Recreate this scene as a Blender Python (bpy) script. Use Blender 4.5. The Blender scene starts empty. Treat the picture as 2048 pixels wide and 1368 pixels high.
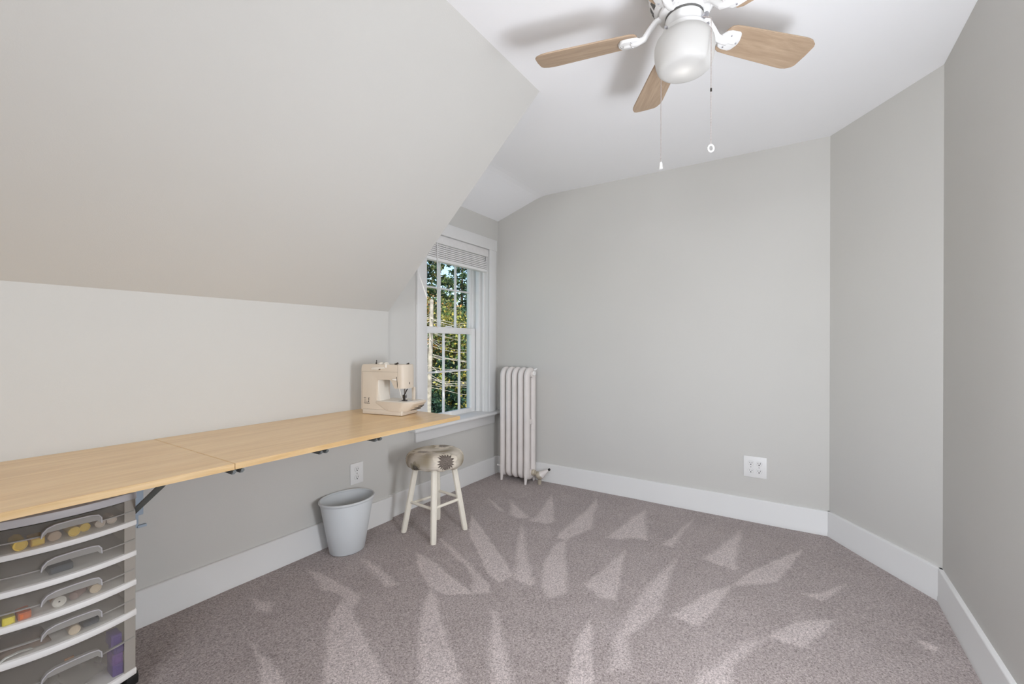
import bpy, bmesh, math, random
import numpy as np
from mathutils import Vector, Matrix
random.seed(7); rng = np.random.default_rng(7)
S = bpy.context.scene
COL = S.collection
PI = math.pi

# ------------------------------------------------------------------ camera, sky, lights, exposure
cd = bpy.data.cameras.new('camera'); cam = bpy.data.objects.new('camera', cd); COL.objects.link(cam)
cd.sensor_fit = 'HORIZONTAL'; cd.sensor_width = 36.0; cd.lens = 15.462; cd.shift_y = 0.002637
cd.clip_start = 0.02; cd.clip_end = 300
cam.matrix_world = Matrix(((0.54465, 0.000395, -0.838663, 0.0),
                           (-0.838662, 0.002271, -0.544648, 0.0),
                           (0.001689, 0.999997, 0.001568, 1.147),
                           (0, 0, 0, 1)))
S.camera = cam
S.view_settings.view_transform = 'Standard'
S.view_settings.look = 'None'
S.view_settings.gamma = 1.0
S.view_settings.use_curve_mapping = False
S.view_settings.exposure = 0.07
S.cycles.use_denoising = True
S.cycles.max_bounces = 10
S.cycles.diffuse_bounces = 6
S.cycles.transparent_max_bounces = 24
S.cycles.sample_clamp_indirect = 6.0

wd = bpy.data.worlds.new('sky'); S.world = wd; wd.use_nodes = True
wn = wd.node_tree.nodes; wl = wd.node_tree.links
sky = wn.new('ShaderNodeTexSky'); sky.sky_type = 'NISHITA'
sky.sun_disc = False; sky.sun_elevation = math.radians(38); sky.sun_rotation = math.radians(200)
sky.air_density = 1.0; sky.dust_density = 0.6; sky.ozone_density = 1.5
wn['Background'].inputs['Strength'].default_value = 0.24
wl.new(sky.outputs['Color'], wn['Background'].inputs['Color'])

def light(name, kind, loc, power, color=(1, 1, 1), target=None, **kw):
    d = bpy.data.lights.new(name, kind); o = bpy.data.objects.new(name, d); COL.objects.link(o)
    o.location = loc; d.energy = power; d.color = color
    for k, v in kw.items(): setattr(d, k, v)
    if target is not None:
        o.rotation_euler = (Vector(target) - Vector(loc)).to_track_quat('-Z', 'Y').to_euler()
    return o
light('sun', 'SUN', (0, 0, 30), 6.5, (1.0, 0.95, 0.86), target=(14, 12, 0), angle=math.radians(0.6))
# fill light set in the made-up window behind the camera
LC = (0.94, 0.985, 1.065)
light('rear_fill', 'AREA', (-1.98, 0.15, 1.45), 5, LC, target=(3.0, 0.7, 1.35), shape='RECTANGLE', size=1.1, size_y=1.3)
# bulb inside the glass bowl of the ceiling fan
light('fan_bulb', 'POINT', (1.535, 0.318, 2.086), 0.10, (1.0, 0.985, 0.97), shadow_soft_size=0.012)
# soft fill lamps, unseen, added beside and behind the camera
light('bounce_fill', 'AREA', (0.95, -0.40, 1.25), 9.5, LC, target=(2.3, 0.5, 2.4), shape='DISK', size=0.4)
light('low_fill', 'AREA', (0.2, -0.34, 1.0), 6, LC, target=(1.9, 0.7, 2.4), shape='DISK', size=0.5)
light('side_fill', 'AREA', (0.95, -0.48, 0.86), 24, LC, target=(2.6, 2.2, 0.7), shape='DISK', size=0.5)
light('high_fill', 'AREA', (-0.9, 0.2, 2.3), 26, LC, target=(1.4, 0.5, 0.0), shape='DISK', size=0.8)

# ------------------------------------------------------------------ materials
def s2l(c):
    return tuple((x/12.92 if x <= 0.04045 else ((x+0.055)/1.055)**2.4) for x in c)
def rgb(r, g, b): return s2l((r/255, g/255, b/255))
MATS = {}
def mat(name, col, rough=0.5, var=0.04, vscale=6.0, bump=0.0, bscale=80.0, metal=0.0, spec=0.4, coat=0.0):
    """painted / moulded surface: slight mottling of the colour and an optional fine relief"""
    if name in MATS: return MATS[name]
    m = bpy.data.materials.new(name); m.use_nodes = True; MATS[name] = m
    n = m.node_tree.nodes; l = m.node_tree.links; b = n['Principled BSDF']
    b.inputs['Roughness'].default_value = rough; b.inputs['Metallic'].default_value = metal
    b.inputs['Specular IOR Level'].default_value = spec
    if coat: b.inputs['Coat Weight'].default_value = coat
    tc = n.new('ShaderNodeTexCoord')
    nz = n.new('ShaderNodeTexNoise'); nz.inputs['Scale'].default_value = vscale; nz.inputs['Detail'].default_value = 4
    l.new(tc.outputs['Object'], nz.inputs['Vector'])
    rp = n.new('ShaderNodeValToRGB')
    rp.color_ramp.elements[0].position = 0.3; rp.color_ramp.elements[1].position = 0.7
    rp.color_ramp.elements[0].color = tuple(c*(1-var) for c in col)+(1,)
    rp.color_ramp.elements[1].color = tuple(min(1, c*(1+var)) for c in col)+(1,)
    l.new(nz.outputs['Fac'], rp.inputs['Fac']); l.new(rp.outputs['Color'], b.inputs['Base Color'])
    if bump:
        n2 = n.new('ShaderNodeTexNoise'); n2.inputs['Scale'].default_value = bscale; n2.inputs['Detail'].default_value = 3
        l.new(tc.outputs['Object'], n2.inputs['Vector'])
        bp = n.new('ShaderNodeBump'); bp.inputs['Strength'].default_value = bump; bp.inputs['Distance'].default_value = 0.002
        l.new(n2.outputs['Fac'], bp.inputs['Height']); l.new(bp.outputs['Normal'], b.inputs['Normal'])
    return m

def wood(name, c1, c2, axis='X', scale=3.0, stretch=14.0, rough=0.4, c3=None):
    if name in MATS: return MATS[name]
    m = bpy.data.materials.new(name); m.use_nodes = True; MATS[name] = m
    n = m.node_tree.nodes; l = m.node_tree.links; b = n['Principled BSDF']
    b.inputs['Roughness'].default_value = rough; b.inputs['Specular IOR Level'].default_value = 0.45
    tc = n.new('ShaderNodeTexCoord'); mp = n.new('ShaderNodeMapping')
    sc = [stretch]*3; sc['XYZ'.index(axis)] = 1.0
    mp.inputs['Scale'].default_value = sc
    l.new(tc.outputs['Object'], mp.inputs['Vector'])
    nz = n.new('ShaderNodeTexNoise'); nz.inputs['Scale'].default_value = scale; nz.inputs['Detail'].default_value = 7
    nz.inputs['Roughness'].default_value = 0.62; nz.inputs['Distortion'].default_value = 0.6
    l.new(mp.outputs['Vector'], nz.inputs['Vector'])
    rp = n.new('ShaderNodeValToRGB'); e = rp.color_ramp.elements
    e[0].position = 0.34; e[0].color = c1+(1,); e[1].position = 0.66; e[1].color = c2+(1,)
    if c3: x = e.new(0.50); x.color = c3+(1,)
    l.new(nz.outputs['Fac'], rp.inputs['Fac'])
    mp2 = n.new('ShaderNodeMapping'); sc2 = [stretch*9]*3; sc2['XYZ'.index(axis)] = 4.0
    mp2.inputs['Scale'].default_value = sc2; l.new(tc.outputs['Object'], mp2.inputs['Vector'])
    n2 = n.new('ShaderNodeTexNoise'); n2.inputs['Scale'].default_value = scale; n2.inputs['Detail'].default_value = 3
    l.new(mp2.outputs['Vector'], n2.inputs['Vector'])
    mx = n.new('ShaderNodeMixRGB'); mx.blend_type = 'MULTIPLY'; mx.inputs['Fac'].default_value = 0.24
    l.new(rp.outputs['Color'], mx.inputs['Color1']); l.new(n2.outputs['Fac'], mx.inputs['Color2'])
    l.new(mx.outputs['Color'], b.inputs['Base Color'])
    return m

def frosted(name, col, see=0.45, rough=0.35):
    """thin cloudy plastic: part of the light passes straight, the rest scatters"""
    if name in MATS: return MATS[name]
    m = bpy.data.materials.new(name); m.use_nodes = True; MATS[name] = m
    n = m.node_tree.nodes; l = m.node_tree.links
    b = n['Principled BSDF']; b.inputs['Base Color'].default_value = col+(1,); b.inputs['Roughness'].default_value = rough
    b.inputs['Specular IOR Level'].default_value = 0.35
    tl = n.new('ShaderNodeBsdfTranslucent'); tl.inputs['Color'].default_value = col+(1,)
    m1 = n.new('ShaderNodeMixShader'); m1.inputs['Fac'].default_value = 0.35
    l.new(b.outputs[0], m1.inputs[1]); l.new(tl.outputs[0], m1.inputs[2])
    tr = n.new('ShaderNodeBsdfTransparent'); tr.inputs['Color'].default_value = (0.97, 0.97, 0.96, 1)
    tc = n.new('ShaderNodeTexCoord'); nz = n.new('ShaderNodeTexNoise'); nz.inputs['Scale'].default_value = 9
    l.new(tc.outputs['Object'], nz.inputs['Vector'])
    mr = n.new('ShaderNodeMapRange'); mr.inputs['To Min'].default_value = see-0.05; mr.inputs['To Max'].default_value = see+0.05
    l.new(nz.outputs['Fac'], mr.inputs['Value'])
    m2 = n.new('ShaderNodeMixShader'); l.new(mr.outputs[0], m2.inputs['Fac'])
    l.new(m1.outputs[0], m2.inputs[1]); l.new(tr.outputs[0], m2.inputs[2])
    l.new(m2.outputs[0], n['Material Output'].inputs['Surface'])
    return m

def glass(name):
    m = bpy.data.materials.new(name); m.use_nodes = True; MATS[name] = m
    n = m.node_tree.nodes; l = m.node_tree.links
    gl = n.new('ShaderNodeBsdfGlossy'); gl.inputs['Roughness'].default_value = 0.02
    tr = n.new('ShaderNodeBsdfTransparent'); tr.inputs['Color'].default_value = (0.97, 0.985, 0.98, 1)
    fr = n.new('ShaderNodeLayerWeight'); fr.inputs['Blend'].default_value = 0.12
    mx = n.new('ShaderNodeMixShader'); l.new(fr.outputs['Fresnel'], mx.inputs['Fac'])
    l.new(tr.outputs[0], mx.inputs[1]); l.new(gl.outputs[0], mx.inputs[2])
    l.new(mx.outputs[0], n['Material Output'].inputs['Surface'])
    return m

def attr_mat(name, attr, rough=0.9, bump=None, spec=0.2):
    m = bpy.data.materials.new(name); m.use_nodes = True; MATS[name] = m
    n = m.node_tree.nodes; l = m.node_tree.links; b = n['Principled BSDF']
    b.inputs['Roughness'].default_value = rough; b.inputs['Specular IOR Level'].default_value = spec
    a = n.new('ShaderNodeAttribute'); a.attribute_name = attr
    l.new(a.outputs['Color'], b.inputs['Base Color'])
    return m, n, l, a, b

WALL = mat('wall_paint', rgb(205, 203, 198), 0.75, 0.012, 1.5, 0.12, 260, spec=0.2)
CEIL = mat('ceiling_paint', rgb(246, 246, 247), 0.85, 0.008, 1.5, 0.10, 200, spec=0.15)
TRIM = mat('white_trim_paint', rgb(224, 223, 221), 0.42, 0.012, 3.0, 0.05, 60, spec=0.4)
VINYL = mat('white_vinyl', rgb(238, 237, 235), 0.35, 0.01, 5)
BLIND = mat('white_blind_slats', rgb(226, 224, 222), 0.5, 0.03, 30)
DESKW = wood('maple_veneer', rgb(226, 186, 134), rgb(242, 208, 158), 'X', 2.2, 12, 0.28, rgb(236, 199, 148))
DESKE = wood('maple_edge', rgb(214, 176, 122), rgb(232, 200, 152), 'X', 3, 18, 0.45)
BLADEW = wood('blade_maple', rgb(170, 145, 120), rgb(193, 168, 142), 'X', 4, 11, 0.45, rgb(182, 157, 131))
BLADEE = mat('blade_edge', rgb(120, 104, 90), 0.6)
STEEL = mat('grey_steel', rgb(120, 124, 124), 0.4, 0.06, 20, metal=0.5)
DARKSTEEL = mat('dark_brace_steel', rgb(104, 108, 106), 0.45, 0.05, 20, metal=0.3)
BLUESTEEL = mat('pale_blue_steel', rgb(168, 182, 196), 0.5, 0.04, 12)
FANW = mat('fan_white_enamel', rgb(232, 231, 229), 0.3, 0.015, 12, coat=0.2)
FANG = mat('fan_grey_shadow_gap', rgb(96, 95, 92), 0.6)
CHAIN = mat('bead_chain_metal', rgb(200, 190, 186), 0.3, 0.05, 60, metal=0.7)
PLASTICW = mat('white_plastic', rgb(232, 231, 229), 0.4, 0.01, 10)
SLOT = mat('dark_slot', rgb(52, 50, 48), 0.7)
RAD = mat('radiator_enamel', rgb(226, 219, 214), 0.42, 0.03, 9, 0.25, 60)
RADW = mat('radiator_chipped_white', rgb(242, 240, 237), 0.4, 0.05, 30)
BRASS = mat('aged_valve_brass', rgb(196, 186, 168), 0.35, 0.18, 40, metal=0.35)
CANM = mat('grey_bin_plastic', rgb(208, 211, 212), 0.45, 0.015, 6)
LEGW = mat('cream_stool_paint', rgb(232, 225, 210), 0.5, 0.03, 12)
MACH = mat('cream_machine_plastic', rgb(209, 196, 179), 0.42, 0.015, 8)
MACHL = mat('pale_machine_plastic', rgb(226, 219, 207), 0.4, 0.015, 8)
SEAM = mat('machine_seam', rgb(150, 136, 118), 0.7)
DARKM = mat('dark_machine_steel', rgb(70, 64, 58), 0.35, 0.1, 30, metal=0.6)
CHROME = mat('bright_steel', rgb(200, 200, 205), 0.25, 0.04, 30, metal=0.8)
PRINT = mat('printed_ink', rgb(92, 84, 76), 0.7)
FRAMEW = mat('cart_white_plastic', rgb(232, 229, 225), 0.4, 0.012, 8)
CARTG = mat('cart_grey_plastic', rgb(190, 187, 188), 0.45, 0.012, 8)
CLOUD = frosted('cart_cloudy_plastic', rgb(192, 185, 177), 0.81)
CLOUDS = frosted('cart_cloudy_side', rgb(205, 198, 188), 0.22)
HANDLE = frosted('cart_cloudy_handle', rgb(190, 186, 180), 0.15)
BLACK = mat('black_caster', rgb(22, 22, 22), 0.5)
GLASS = glass('window_glass')

# ------------------------------------------------------------------ mesh builder
class MB:
    def __init__(s): s.v = []; s.f = []
    def add(s, vs, fs, M=None):
        k = len(s.v)
        s.v += [tuple(M @ Vector(p)) if M is not None else tuple(p) for p in vs]
        s.f += [tuple(i+k for i in f) for f in fs]
        return s
    def box(s, x0, x1, y0, y1, z0, z1, M=None):
        vs = [(x, y, z) for z in (z0, z1) for y in (y0, y1) for x in (x0, x1)]
        return s.add(vs, [(0, 2, 3, 1), (4, 5, 7, 6), (0, 1, 5, 4), (2, 6, 7, 3), (0, 4, 6, 2), (1, 3, 7, 5)], M)
    def prism(s, poly, a, b, axis='z', M=None):
        """closed 2-D outline swept between a and b along an axis"""
        def P(p, t):
            return {'z': (p[0], p[1], t), 'y': (p[0], t, p[1]), 'x': (t, p[0], p[1])}[axis]
        n = len(poly); vs = [P(p, a) for p in poly]+[P(p, b) for p in poly]
        fs = [tuple(range(n-1, -1, -1)), tuple(range(n, 2*n))]+[(i, (i+1) % n, n+(i+1) % n, n+i) for i in range(n)]
        return s.add(vs, fs, M)
    def hexa(s, low, up):
        """solid between two polygons with the same number of corners"""
        n = len(low)
        return s.add(list(low)+list(up), [tuple(range(n-1, -1, -1)), tuple(range(n, 2*n))]+[(i, (i+1) % n, n+(i+1) % n, n+i) for i in range(n)])
    def rings(s, rs, close0=True, close1=True):
        n = len(rs[0]); vs = [p for r in rs for p in r]; fs = []
        for k in range(len(rs)-1):
            for i in range(n):
                j = (i+1) % n; fs.append((k*n+i, k*n+j, (k+1)*n+j, (k+1)*n+i))
        if close0: fs.append(tuple(range(n-1, -1, -1)))
        if close1: fs.append(tuple((len(rs)-1)*n+i for i in range(n)))
        return s.add(vs, fs)
    def lathe(s, prof, c=(0, 0, 0), n=32, M=None, close0=True, close1=True):
        vs = []; 
        rs = [[(c[0]+r*math.cos(2*PI*i/n), c[1]+r*math.sin(2*PI*i/n), c[2]+z) for i in range(n)] for r, z in prof]
        if M is not None: rs = [[tuple(M @ Vector(p)) for p in r] for r in rs]
        return s.rings(rs, close0, close1)
    def tube(s, pts, r, n=8, ry=None, closed=False, ref=None):
        """round or elliptical bar along a path"""
        P = [Vector(p) for p in pts]; m = len(P); rad = r if isinstance(r, (list, tuple)) else [r]*m
        up0 = Vector(ref) if ref else None; rs = []; prev = None
        for i in range(m):
            if closed: t = (P[(i+1) % m]-P[i-1]).normalized()
            else: t = (P[min(i+1, m-1)]-P[max(i-1, 0)]).normalized()
            if up0 is not None: a = (up0-t*up0.dot(t)).normalized()
            elif prev is not None: a = (prev-t*prev.dot(t)).normalized()
            else:
                q = Vector((0, 0, 1)) if abs(t.z) < 0.9 else Vector((1, 0, 0)); a = (q-t*q.dot(t)).normalized()
            prev = a; b = t.cross(a); rr = rad[i]; r2 = rr if ry is None else ry
            rs.append([tuple(P[i]+a*(rr*math.cos(2*PI*k/n))+b*(r2*math.sin(2*PI*k/n))) for k in range(n)])
        if closed:
            k0 = len(s.v); nn = n; vs = [p for r_ in rs for p in r_]
            fs = [(k*nn+i, k*nn+(i+1) % nn, ((k+1) % m)*nn+(i+1) % nn, ((k+1) % m)*nn+i) for k in range(m) for i in range(nn)]
            return s.add(vs, fs)
        return s.rings(rs)
    def ball(s, c, r, n=12, sc=(1, 1, 1)):
        k = n//2
        rs = [[(c[0]+sc[0]*r*math.sin(PI*j/k)*math.cos(2*PI*i/n), c[1]+sc[1]*r*math.sin(PI*j/k)*math.sin(2*PI*i/n), c[2]-sc[2]*r*math.cos(PI*j/k)) for i in range(n)] for j in range(1, k)]
        b = len(s.v); s.rings(rs, False, False); e = len(s.v)
        s.v += [(c[0], c[1], c[2]-sc[2]*r), (c[0], c[1], c[2]+sc[2]*r)]
        s.f += [(e, b+(i+1) % n, b+i) for i in range(n)]
        q = b+(k-2)*n; s.f += [(e+1, q+i, q+(i+1) % n) for i in range(n)]
        return s

ORIG = {}
def obj(name, mb, m, parent=None, bevel=0.0, seg=2, smooth=True, angle=35, M=None):
    """links the built shape as ONE mesh object; the vertices are given in world coordinates"""
    me = bpy.data.meshes.new(name)
    off = Vector(ORIG.get(parent.name, (0, 0, 0))) if parent else Vector((0, 0, 0))
    vs = mb.v if M is None else [M @ Vector(p) for p in mb.v]
    me.from_pydata([tuple(Vector(p)-off) for p in vs], [], mb.f)
    bm = bmesh.new(); bm.from_mesh(me)
    bmesh.ops.recalc_face_normals(bm, faces=bm.faces)
    if bevel:
        ed = [e for e in bm.edges if len(e.link_faces) == 2 and e.calc_face_angle(0) > math.radians(30)]
        bmesh.ops.bevel(bm, geom=ed, offset=bevel, segments=seg, affect='EDGES', profile=0.5, clamp_overlap=True)
    bm.to_mesh(me); bm.free()
    if smooth:
        me.shade_smooth(); me.set_sharp_from_angle(angle=math.radians(angle))
    if isinstance(m, (list, tuple)):
        for x in m: me.materials.append(x)
    else: me.materials.append(m)
    o = bpy.data.objects.new(name, me); COL.objects.link(o)
    if parent:
        o.parent = parent; ORIG[o.name] = tuple(off)
    return o
def thing(name, label, cat, loc=(0, 0, 0), group=None):
    o = bpy.data.objects.new(name, None); COL.objects.link(o); o.location = loc; o.empty_display_size = 0.05
    ORIG[o.name] = tuple(loc); o['label'] = label; o['category'] = cat
    if group: o['group'] = group
    return o
def tag(o, label, cat, group=None):
    o['label'] = label; o['category'] = cat
    if group: o['group'] = group
    return o
def struct(name, mb, m, parent=None, **kw):
    o = obj(name, mb, m, parent, **kw)
    if parent is None: o['kind'] = 'structure'
    return o
def recenter(o):
    """moves the origin of a one-mesh thing to the middle of its base"""
    co = np.array([v.co for v in o.data.vertices]); c = (co.min(0)+co.max(0))/2; c[2] = co[:, 2].min()
    o.data.transform(Matrix.Translation(-Vector(c))); o.location = Vector(c); return o

# ------------------------------------------------------------------ the room
H = 2.397; YK = 2.240; YW = 2.265; XF = 3.2525; YR = -0.545; XB = -1.9
DG1 = (XF, -0.162); DG2 = (2.693, YR)
XT, YT = 1.899, 1.074          # upper corner of the sloped wall
XE, KZ = 1.967, 1.357          # lower corner, top of the knee wall
BBH = 0.147

# carpet: a fine grid whose pile direction carries the vacuum marks
MARKS = [
 [(1.316,2.102),(1.320,1.818),(1.313,1.684),(1.267,1.631),(1.217,1.617),(1.257,1.744),(1.244,1.867)],
 [(1.232,1.709),(1.103,1.620),(0.897,1.336),(0.883,1.305),(1.011,1.109),(1.090,1.310),(1.162,1.490),(1.232,1.638)],
 [(1.532,1.951),(1.528,1.810),(1.462,1.593),(1.421,1.636),(1.468,1.778)],
 [(1.741,1.756),(1.736,1.675),(1.677,1.488),(1.596,1.250),(1.526,1.333),(1.531,1.455),(1.618,1.608)],
 [(1.522,1.441),(1.404,1.375),(1.231,1.232),(1.052,1.045),(1.136,0.918),(1.271,1.101),(1.391,1.263),(1.494,1.382)],
 [(1.542,1.096),(1.337,0.966),(1.188,0.837),(1.225,0.780),(1.353,0.907),(1.527,1.054)],
 [(1.713,0.728),(1.547,0.713),(1.315,0.643),(1.367,0.563),(1.657,0.693)],
 [(3.114,0.564),(2.586,0.642),(2.580,0.593),(2.813,0.587)],
 [(3.055,0.285),(2.531,0.415),(2.499,0.268),(2.749,0.278)],
 [(2.946,-0.023),(2.833,0.040),(2.545,0.183),(2.324,0.260),(2.480,0.077),(2.759,0.016)],
 [(2.329,0.253),(2.204,0.339),(1.919,0.448),(1.924,0.367),(1.926,0.334),(2.070,0.304),(2.275,0.269)],
 [(2.458,0.543),(2.270,0.572),(1.964,0.607),(1.667,0.596),(1.480,0.553),(1.522,0.488),(1.693,0.557),(1.916,0.496),(2.091,0.511)],
 [(2.642,-0.198),(2.468,-0.079),(2.421,-0.019),(2.407,-0.096),(2.482,-0.137)],
 [(2.270,-0.131),(2.160,0.006),(2.005,0.096),(1.992,0.044),(1.997,-0.016),(2.133,-0.079)],
 [(1.994,0.096),(1.902,0.183),(1.774,0.226),(1.645,0.285),(1.559,0.292),(1.631,0.182),(1.756,0.190),(1.887,0.135)],
 [(2.310,-0.388),(2.281,-0.451),(2.243,-0.444),(2.240,-0.405)],
 [(2.649,1.924),(2.552,1.758),(2.496,1.678),(2.492,1.726)],
 [(2.717,1.773),(2.604,1.637),(2.501,1.497),(2.453,1.533),(2.483,1.620)],
 [(2.976,1.570),(2.769,1.514),(2.564,1.458),(2.458,1.471),(2.468,1.349),(2.532,1.322),(2.781,1.452)],
 [(3.088,1.255),(2.824,1.219),(2.532,1.217),(2.332,1.201),(2.334,1.138),(2.474,1.108),(2.582,1.073),(2.766,1.150),(2.975,1.200)],
 [(3.046,0.881),(2.923,0.910),(2.678,0.926),(2.499,0.946),(2.511,0.868),(2.574,0.831),(2.593,0.742)],
 [(2.406,0.804),(2.249,0.817),(2.059,0.836),(1.951,0.860),(1.899,0.771),(1.910,0.683),(2.036,0.710),(2.223,0.762)],
 [(2.334,1.138),(2.260,1.164),(2.133,1.143),(2.001,1.101),(1.833,1.021),(1.751,0.944),(1.843,0.892),(2.022,0.979),(2.182,1.067)],
 [(2.387,1.473),(2.141,1.346),(1.943,1.237),(1.834,1.181),(1.791,1.085),(1.813,1.050),(1.942,1.147),(2.088,1.264),(2.270,1.388)],
 [(2.322,1.827),(2.176,1.626),(2.048,1.461),(1.915,1.279),(1.834,1.181),(1.739,1.204),(1.780,1.307),(1.924,1.462),(2.067,1.635),(2.174,1.730)],
 [(1.943,1.765),(1.918,1.687),(1.851,1.523),(1.778,1.375),(1.696,1.231),(1.652,1.185),(1.599,1.265),(1.692,1.316),(1.773,1.427),(1.843,1.586)],
 [(1.018,2.064),(1.054,1.934),(1.008,1.891),(0.994,1.942)],
 [(0.872,1.776),(0.865,1.689),(0.848,1.527),(0.820,1.412),(0.769,1.489),(0.822,1.585),(0.847,1.663)],
]
def carpet():
    x0, x1, y0, y1, st = XB, XF+0.02, YR-0.02, YW+0.02, 0.0085
    xs = np.arange(x0, x1+st, st); ys = np.arange(y0, y1+st, st)
    X, Y = np.meshgrid(xs, ys); P = np.stack([X.ravel(), Y.ravel()], 1)
    # the edges of a brushed mark waver a little
    wob = 0.010*np.sin(P[:, 0]*31+2*np.sin(P[:, 1]*17))+0.007*np.sin(P[:, 1]*53+P[:, 0]*23)
    Q = P+np.stack([wob, wob[::-1]*0.5], 1)*0.35
    A = np.zeros(len(P))
    for i, poly in enumerate(MARKS):
        pl = np.array(poly); c = pl.mean(0); R = np.abs(pl-c).max()+0.12
        sel = np.where((np.abs(P-c) < R).all(1))[0]
        q = Q[sel]; ins = np.zeros(len(q), bool); dmin = np.full(len(q), 9.0)
        for a, b in zip(pl, np.roll(pl, -1, 0)):
            cond = ((a[1] > q[:, 1]) != (b[1] > q[:, 1]))
            with np.errstate(divide='ignore', invalid='ignore'):
                xi = (b[0]-a[0])*(q[:, 1]-a[1])/(b[1]-a[1])+a[0]
            ins ^= cond & (q[:, 0] < xi)
            ab = b-a; t = np.clip(((q-a)@ab)/max(ab@ab, 1e-9), 0, 1)
            dmin = np.minimum(dmin, np.linalg.norm(q-(a+t[:, None]*ab), axis=1))
        sd = np.where(ins, dmin, -dmin)
        w = 0.008+0.004*(i % 3)
        v = np.clip(0.5+sd/(2*w), 0, 1)*(0.8+0.2*((i*37) % 7)/6)
        A[sel] = np.maximum(A[sel], v)
    nx, ny = len(xs), len(ys)
    z = -0.004*np.abs(np.sin(P[:, 0]*5.1+1.3*np.sin(P[:, 1]*3.7)))*0.6
    V = np.concatenate([P, z[:, None]], 1)
    i = np.arange(nx*ny).reshape(ny, nx)
    F = np.stack([i[:-1, :-1], i[:-1, 1:], i[1:, 1:], i[1:, :-1]], -1).reshape(-1, 4)
    me = bpy.data.meshes.new('floor'); me.from_pydata(V.tolist(), [], F.tolist())
    at = me.attributes.new('pile', 'FLOAT', 'POINT'); at.data.foreach_set('value', A.astype(np.float32))
    me.shade_smooth()
    m = bpy.data.materials.new('carpet_pile'); m.use_nodes = True
    n = m.node_tree.nodes; l = m.node_tree.links; b = n['Principled BSDF']
    b.inputs['Roughness'].default_value = 1.0; b.inputs['Specular IOR Level'].default_value = 0.05
    b.inputs['Sheen Weight'].default_value = 0.15
    a = n.new('ShaderNodeAttribute'); a.attribute_name = 'pile'
    tc = n.new('ShaderNodeTexCoord')
    big = n.new('ShaderNodeTexNoise'); big.inputs['Scale'].default_value = 5.0; big.inputs['Detail'].default_value = 3
    l.new(tc.outputs['Object'], big.inputs['Vector'])
    ad = n.new('ShaderNodeMath'); ad.operation = 'MULTIPLY_ADD'; ad.inputs[1].default_value = 0.70; ad.inputs[2].default_value = -0.27
    l.new(big.outputs['Fac'], ad.inputs[0])
    sm = n.new('ShaderNodeMath'); sm.operation = 'ADD'; sm.use_clamp = True
    l.new(ad.outputs[0], sm.inputs[0]); l.new(a.outputs['Fac'], sm.inputs[1])
    mx = n.new('ShaderNodeMixRGB'); l.new(sm.outputs[0], mx.inputs['Fac'])
    mx.inputs['Color1'].default_value = rgb(168, 157, 154)+(1,)
    mx.inputs['Color2'].default_value = rgb(201, 190, 187)+(1,)
    # twisted tufts
    t1 = n.new('ShaderNodeTexNoise'); t1.inputs['Scale'].default_value = 150; t1.inputs['Detail'].default_value = 4; t1.inputs['Roughness'].default_value = 0.7
    t1.inputs['Distortion'].default_value = 0.8
    l.new(tc.outputs['Object'], t1.inputs['Vector'])
    rp = n.new('ShaderNodeValToRGB'); e = rp.color_ramp.elements
    e[0].position = 0.34; e[0].color = (0.42, 0.40, 0.39, 1); e[1].position = 0.64; e[1].color = (1.30, 1.29, 1.28, 1)
    l.new(t1.outputs['Fac'], rp.inputs['Fac'])
    mu = n.new('ShaderNodeMixRGB'); mu.blend_type = 'MULTIPLY'; mu.inputs['Fac'].default_value = 1.0
    l.new(mx.outputs['Color'], mu.inputs['Color1']); l.new(rp.outputs['Color'], mu.inputs['Color2'])
    l.new(mu.outputs['Color'], b.inputs['Base Color'])
    bp = n.new('ShaderNodeBump'); bp.inputs['Strength'].default_value = 0.5; bp.inputs['Distance'].default_value = 0.006
    l.new(t1.outputs['Fac'], bp.inputs['Height']); l.new(bp.outputs['Normal'], b.inputs['Normal'])
    me.materials.append(m)
    o = bpy.data.objects.new('floor', me); COL.objects.link(o); o['kind'] = 'structure'
carpet()
struct('trim_subfloor', MB().box(XB-0.15, XF+0.2, YR-0.15, 2.5, -0.12, -0.02), mat('subfloor_timber', rgb(120, 100, 80), 0.8))

# ceiling: flat, then easing down towards the window inside the dormer
def ceiling():
    mb = MB(); T = 0.08
    def ex(y): return XT+(XE-XT)*(y-YT)/(2.2365-YT)
    mb.hexa([(XB, YR-0.15, H), (XF+0.1, YR-0.15, H), (XF+0.1, YT, H), (XB, YT, H)], [(XB, YR-0.15, H+T), (XF+0.1, YR-0.15, H+T), (XF+0.1, YT, H+T), (XB, YT, H+T)])
    prof = [(YT, H), (1.76, H), (1.80, H-0.003), (1.84, H-0.010), (1.88, H-0.021), (1.92, H-0.034), (2.275, 2.246)]
    for (ya, za), (yb, zb) in zip(prof, prof[1:]):
        lo = [(ex(ya)-0.03, ya, za), (XF+0.1, ya, za), (XF+0.1, yb, zb), (ex(yb)-0.03, yb, zb)]
        mb.hexa(lo, [(x, y, z+T) for x, y, z in lo])
    return struct('ceiling', mb, CEIL, angle=25)
ceiling()
n_ = Vector((0, 1.04, 1.166)).normalized()*0.08
lo = [(XB, YT, H), (XT, YT, H), (XE, YK, KZ), (XB, YK, KZ)]
struct('wall_slope', MB().hexa(lo, [tuple(Vector(p)+n_) for p in lo]), WALL)
struct('wall_left', MB().box(XB, XE, YK, 2.5, -0.05, KZ), WALL)
lo = [(XT, YT, H), (XE, 2.275, 2.246), (XE, YK+0.001, KZ)]
struct('wall_cheek', MB().hexa(lo, [(x-0.02, y, z) for x, y, z in lo]), WALL)
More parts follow.
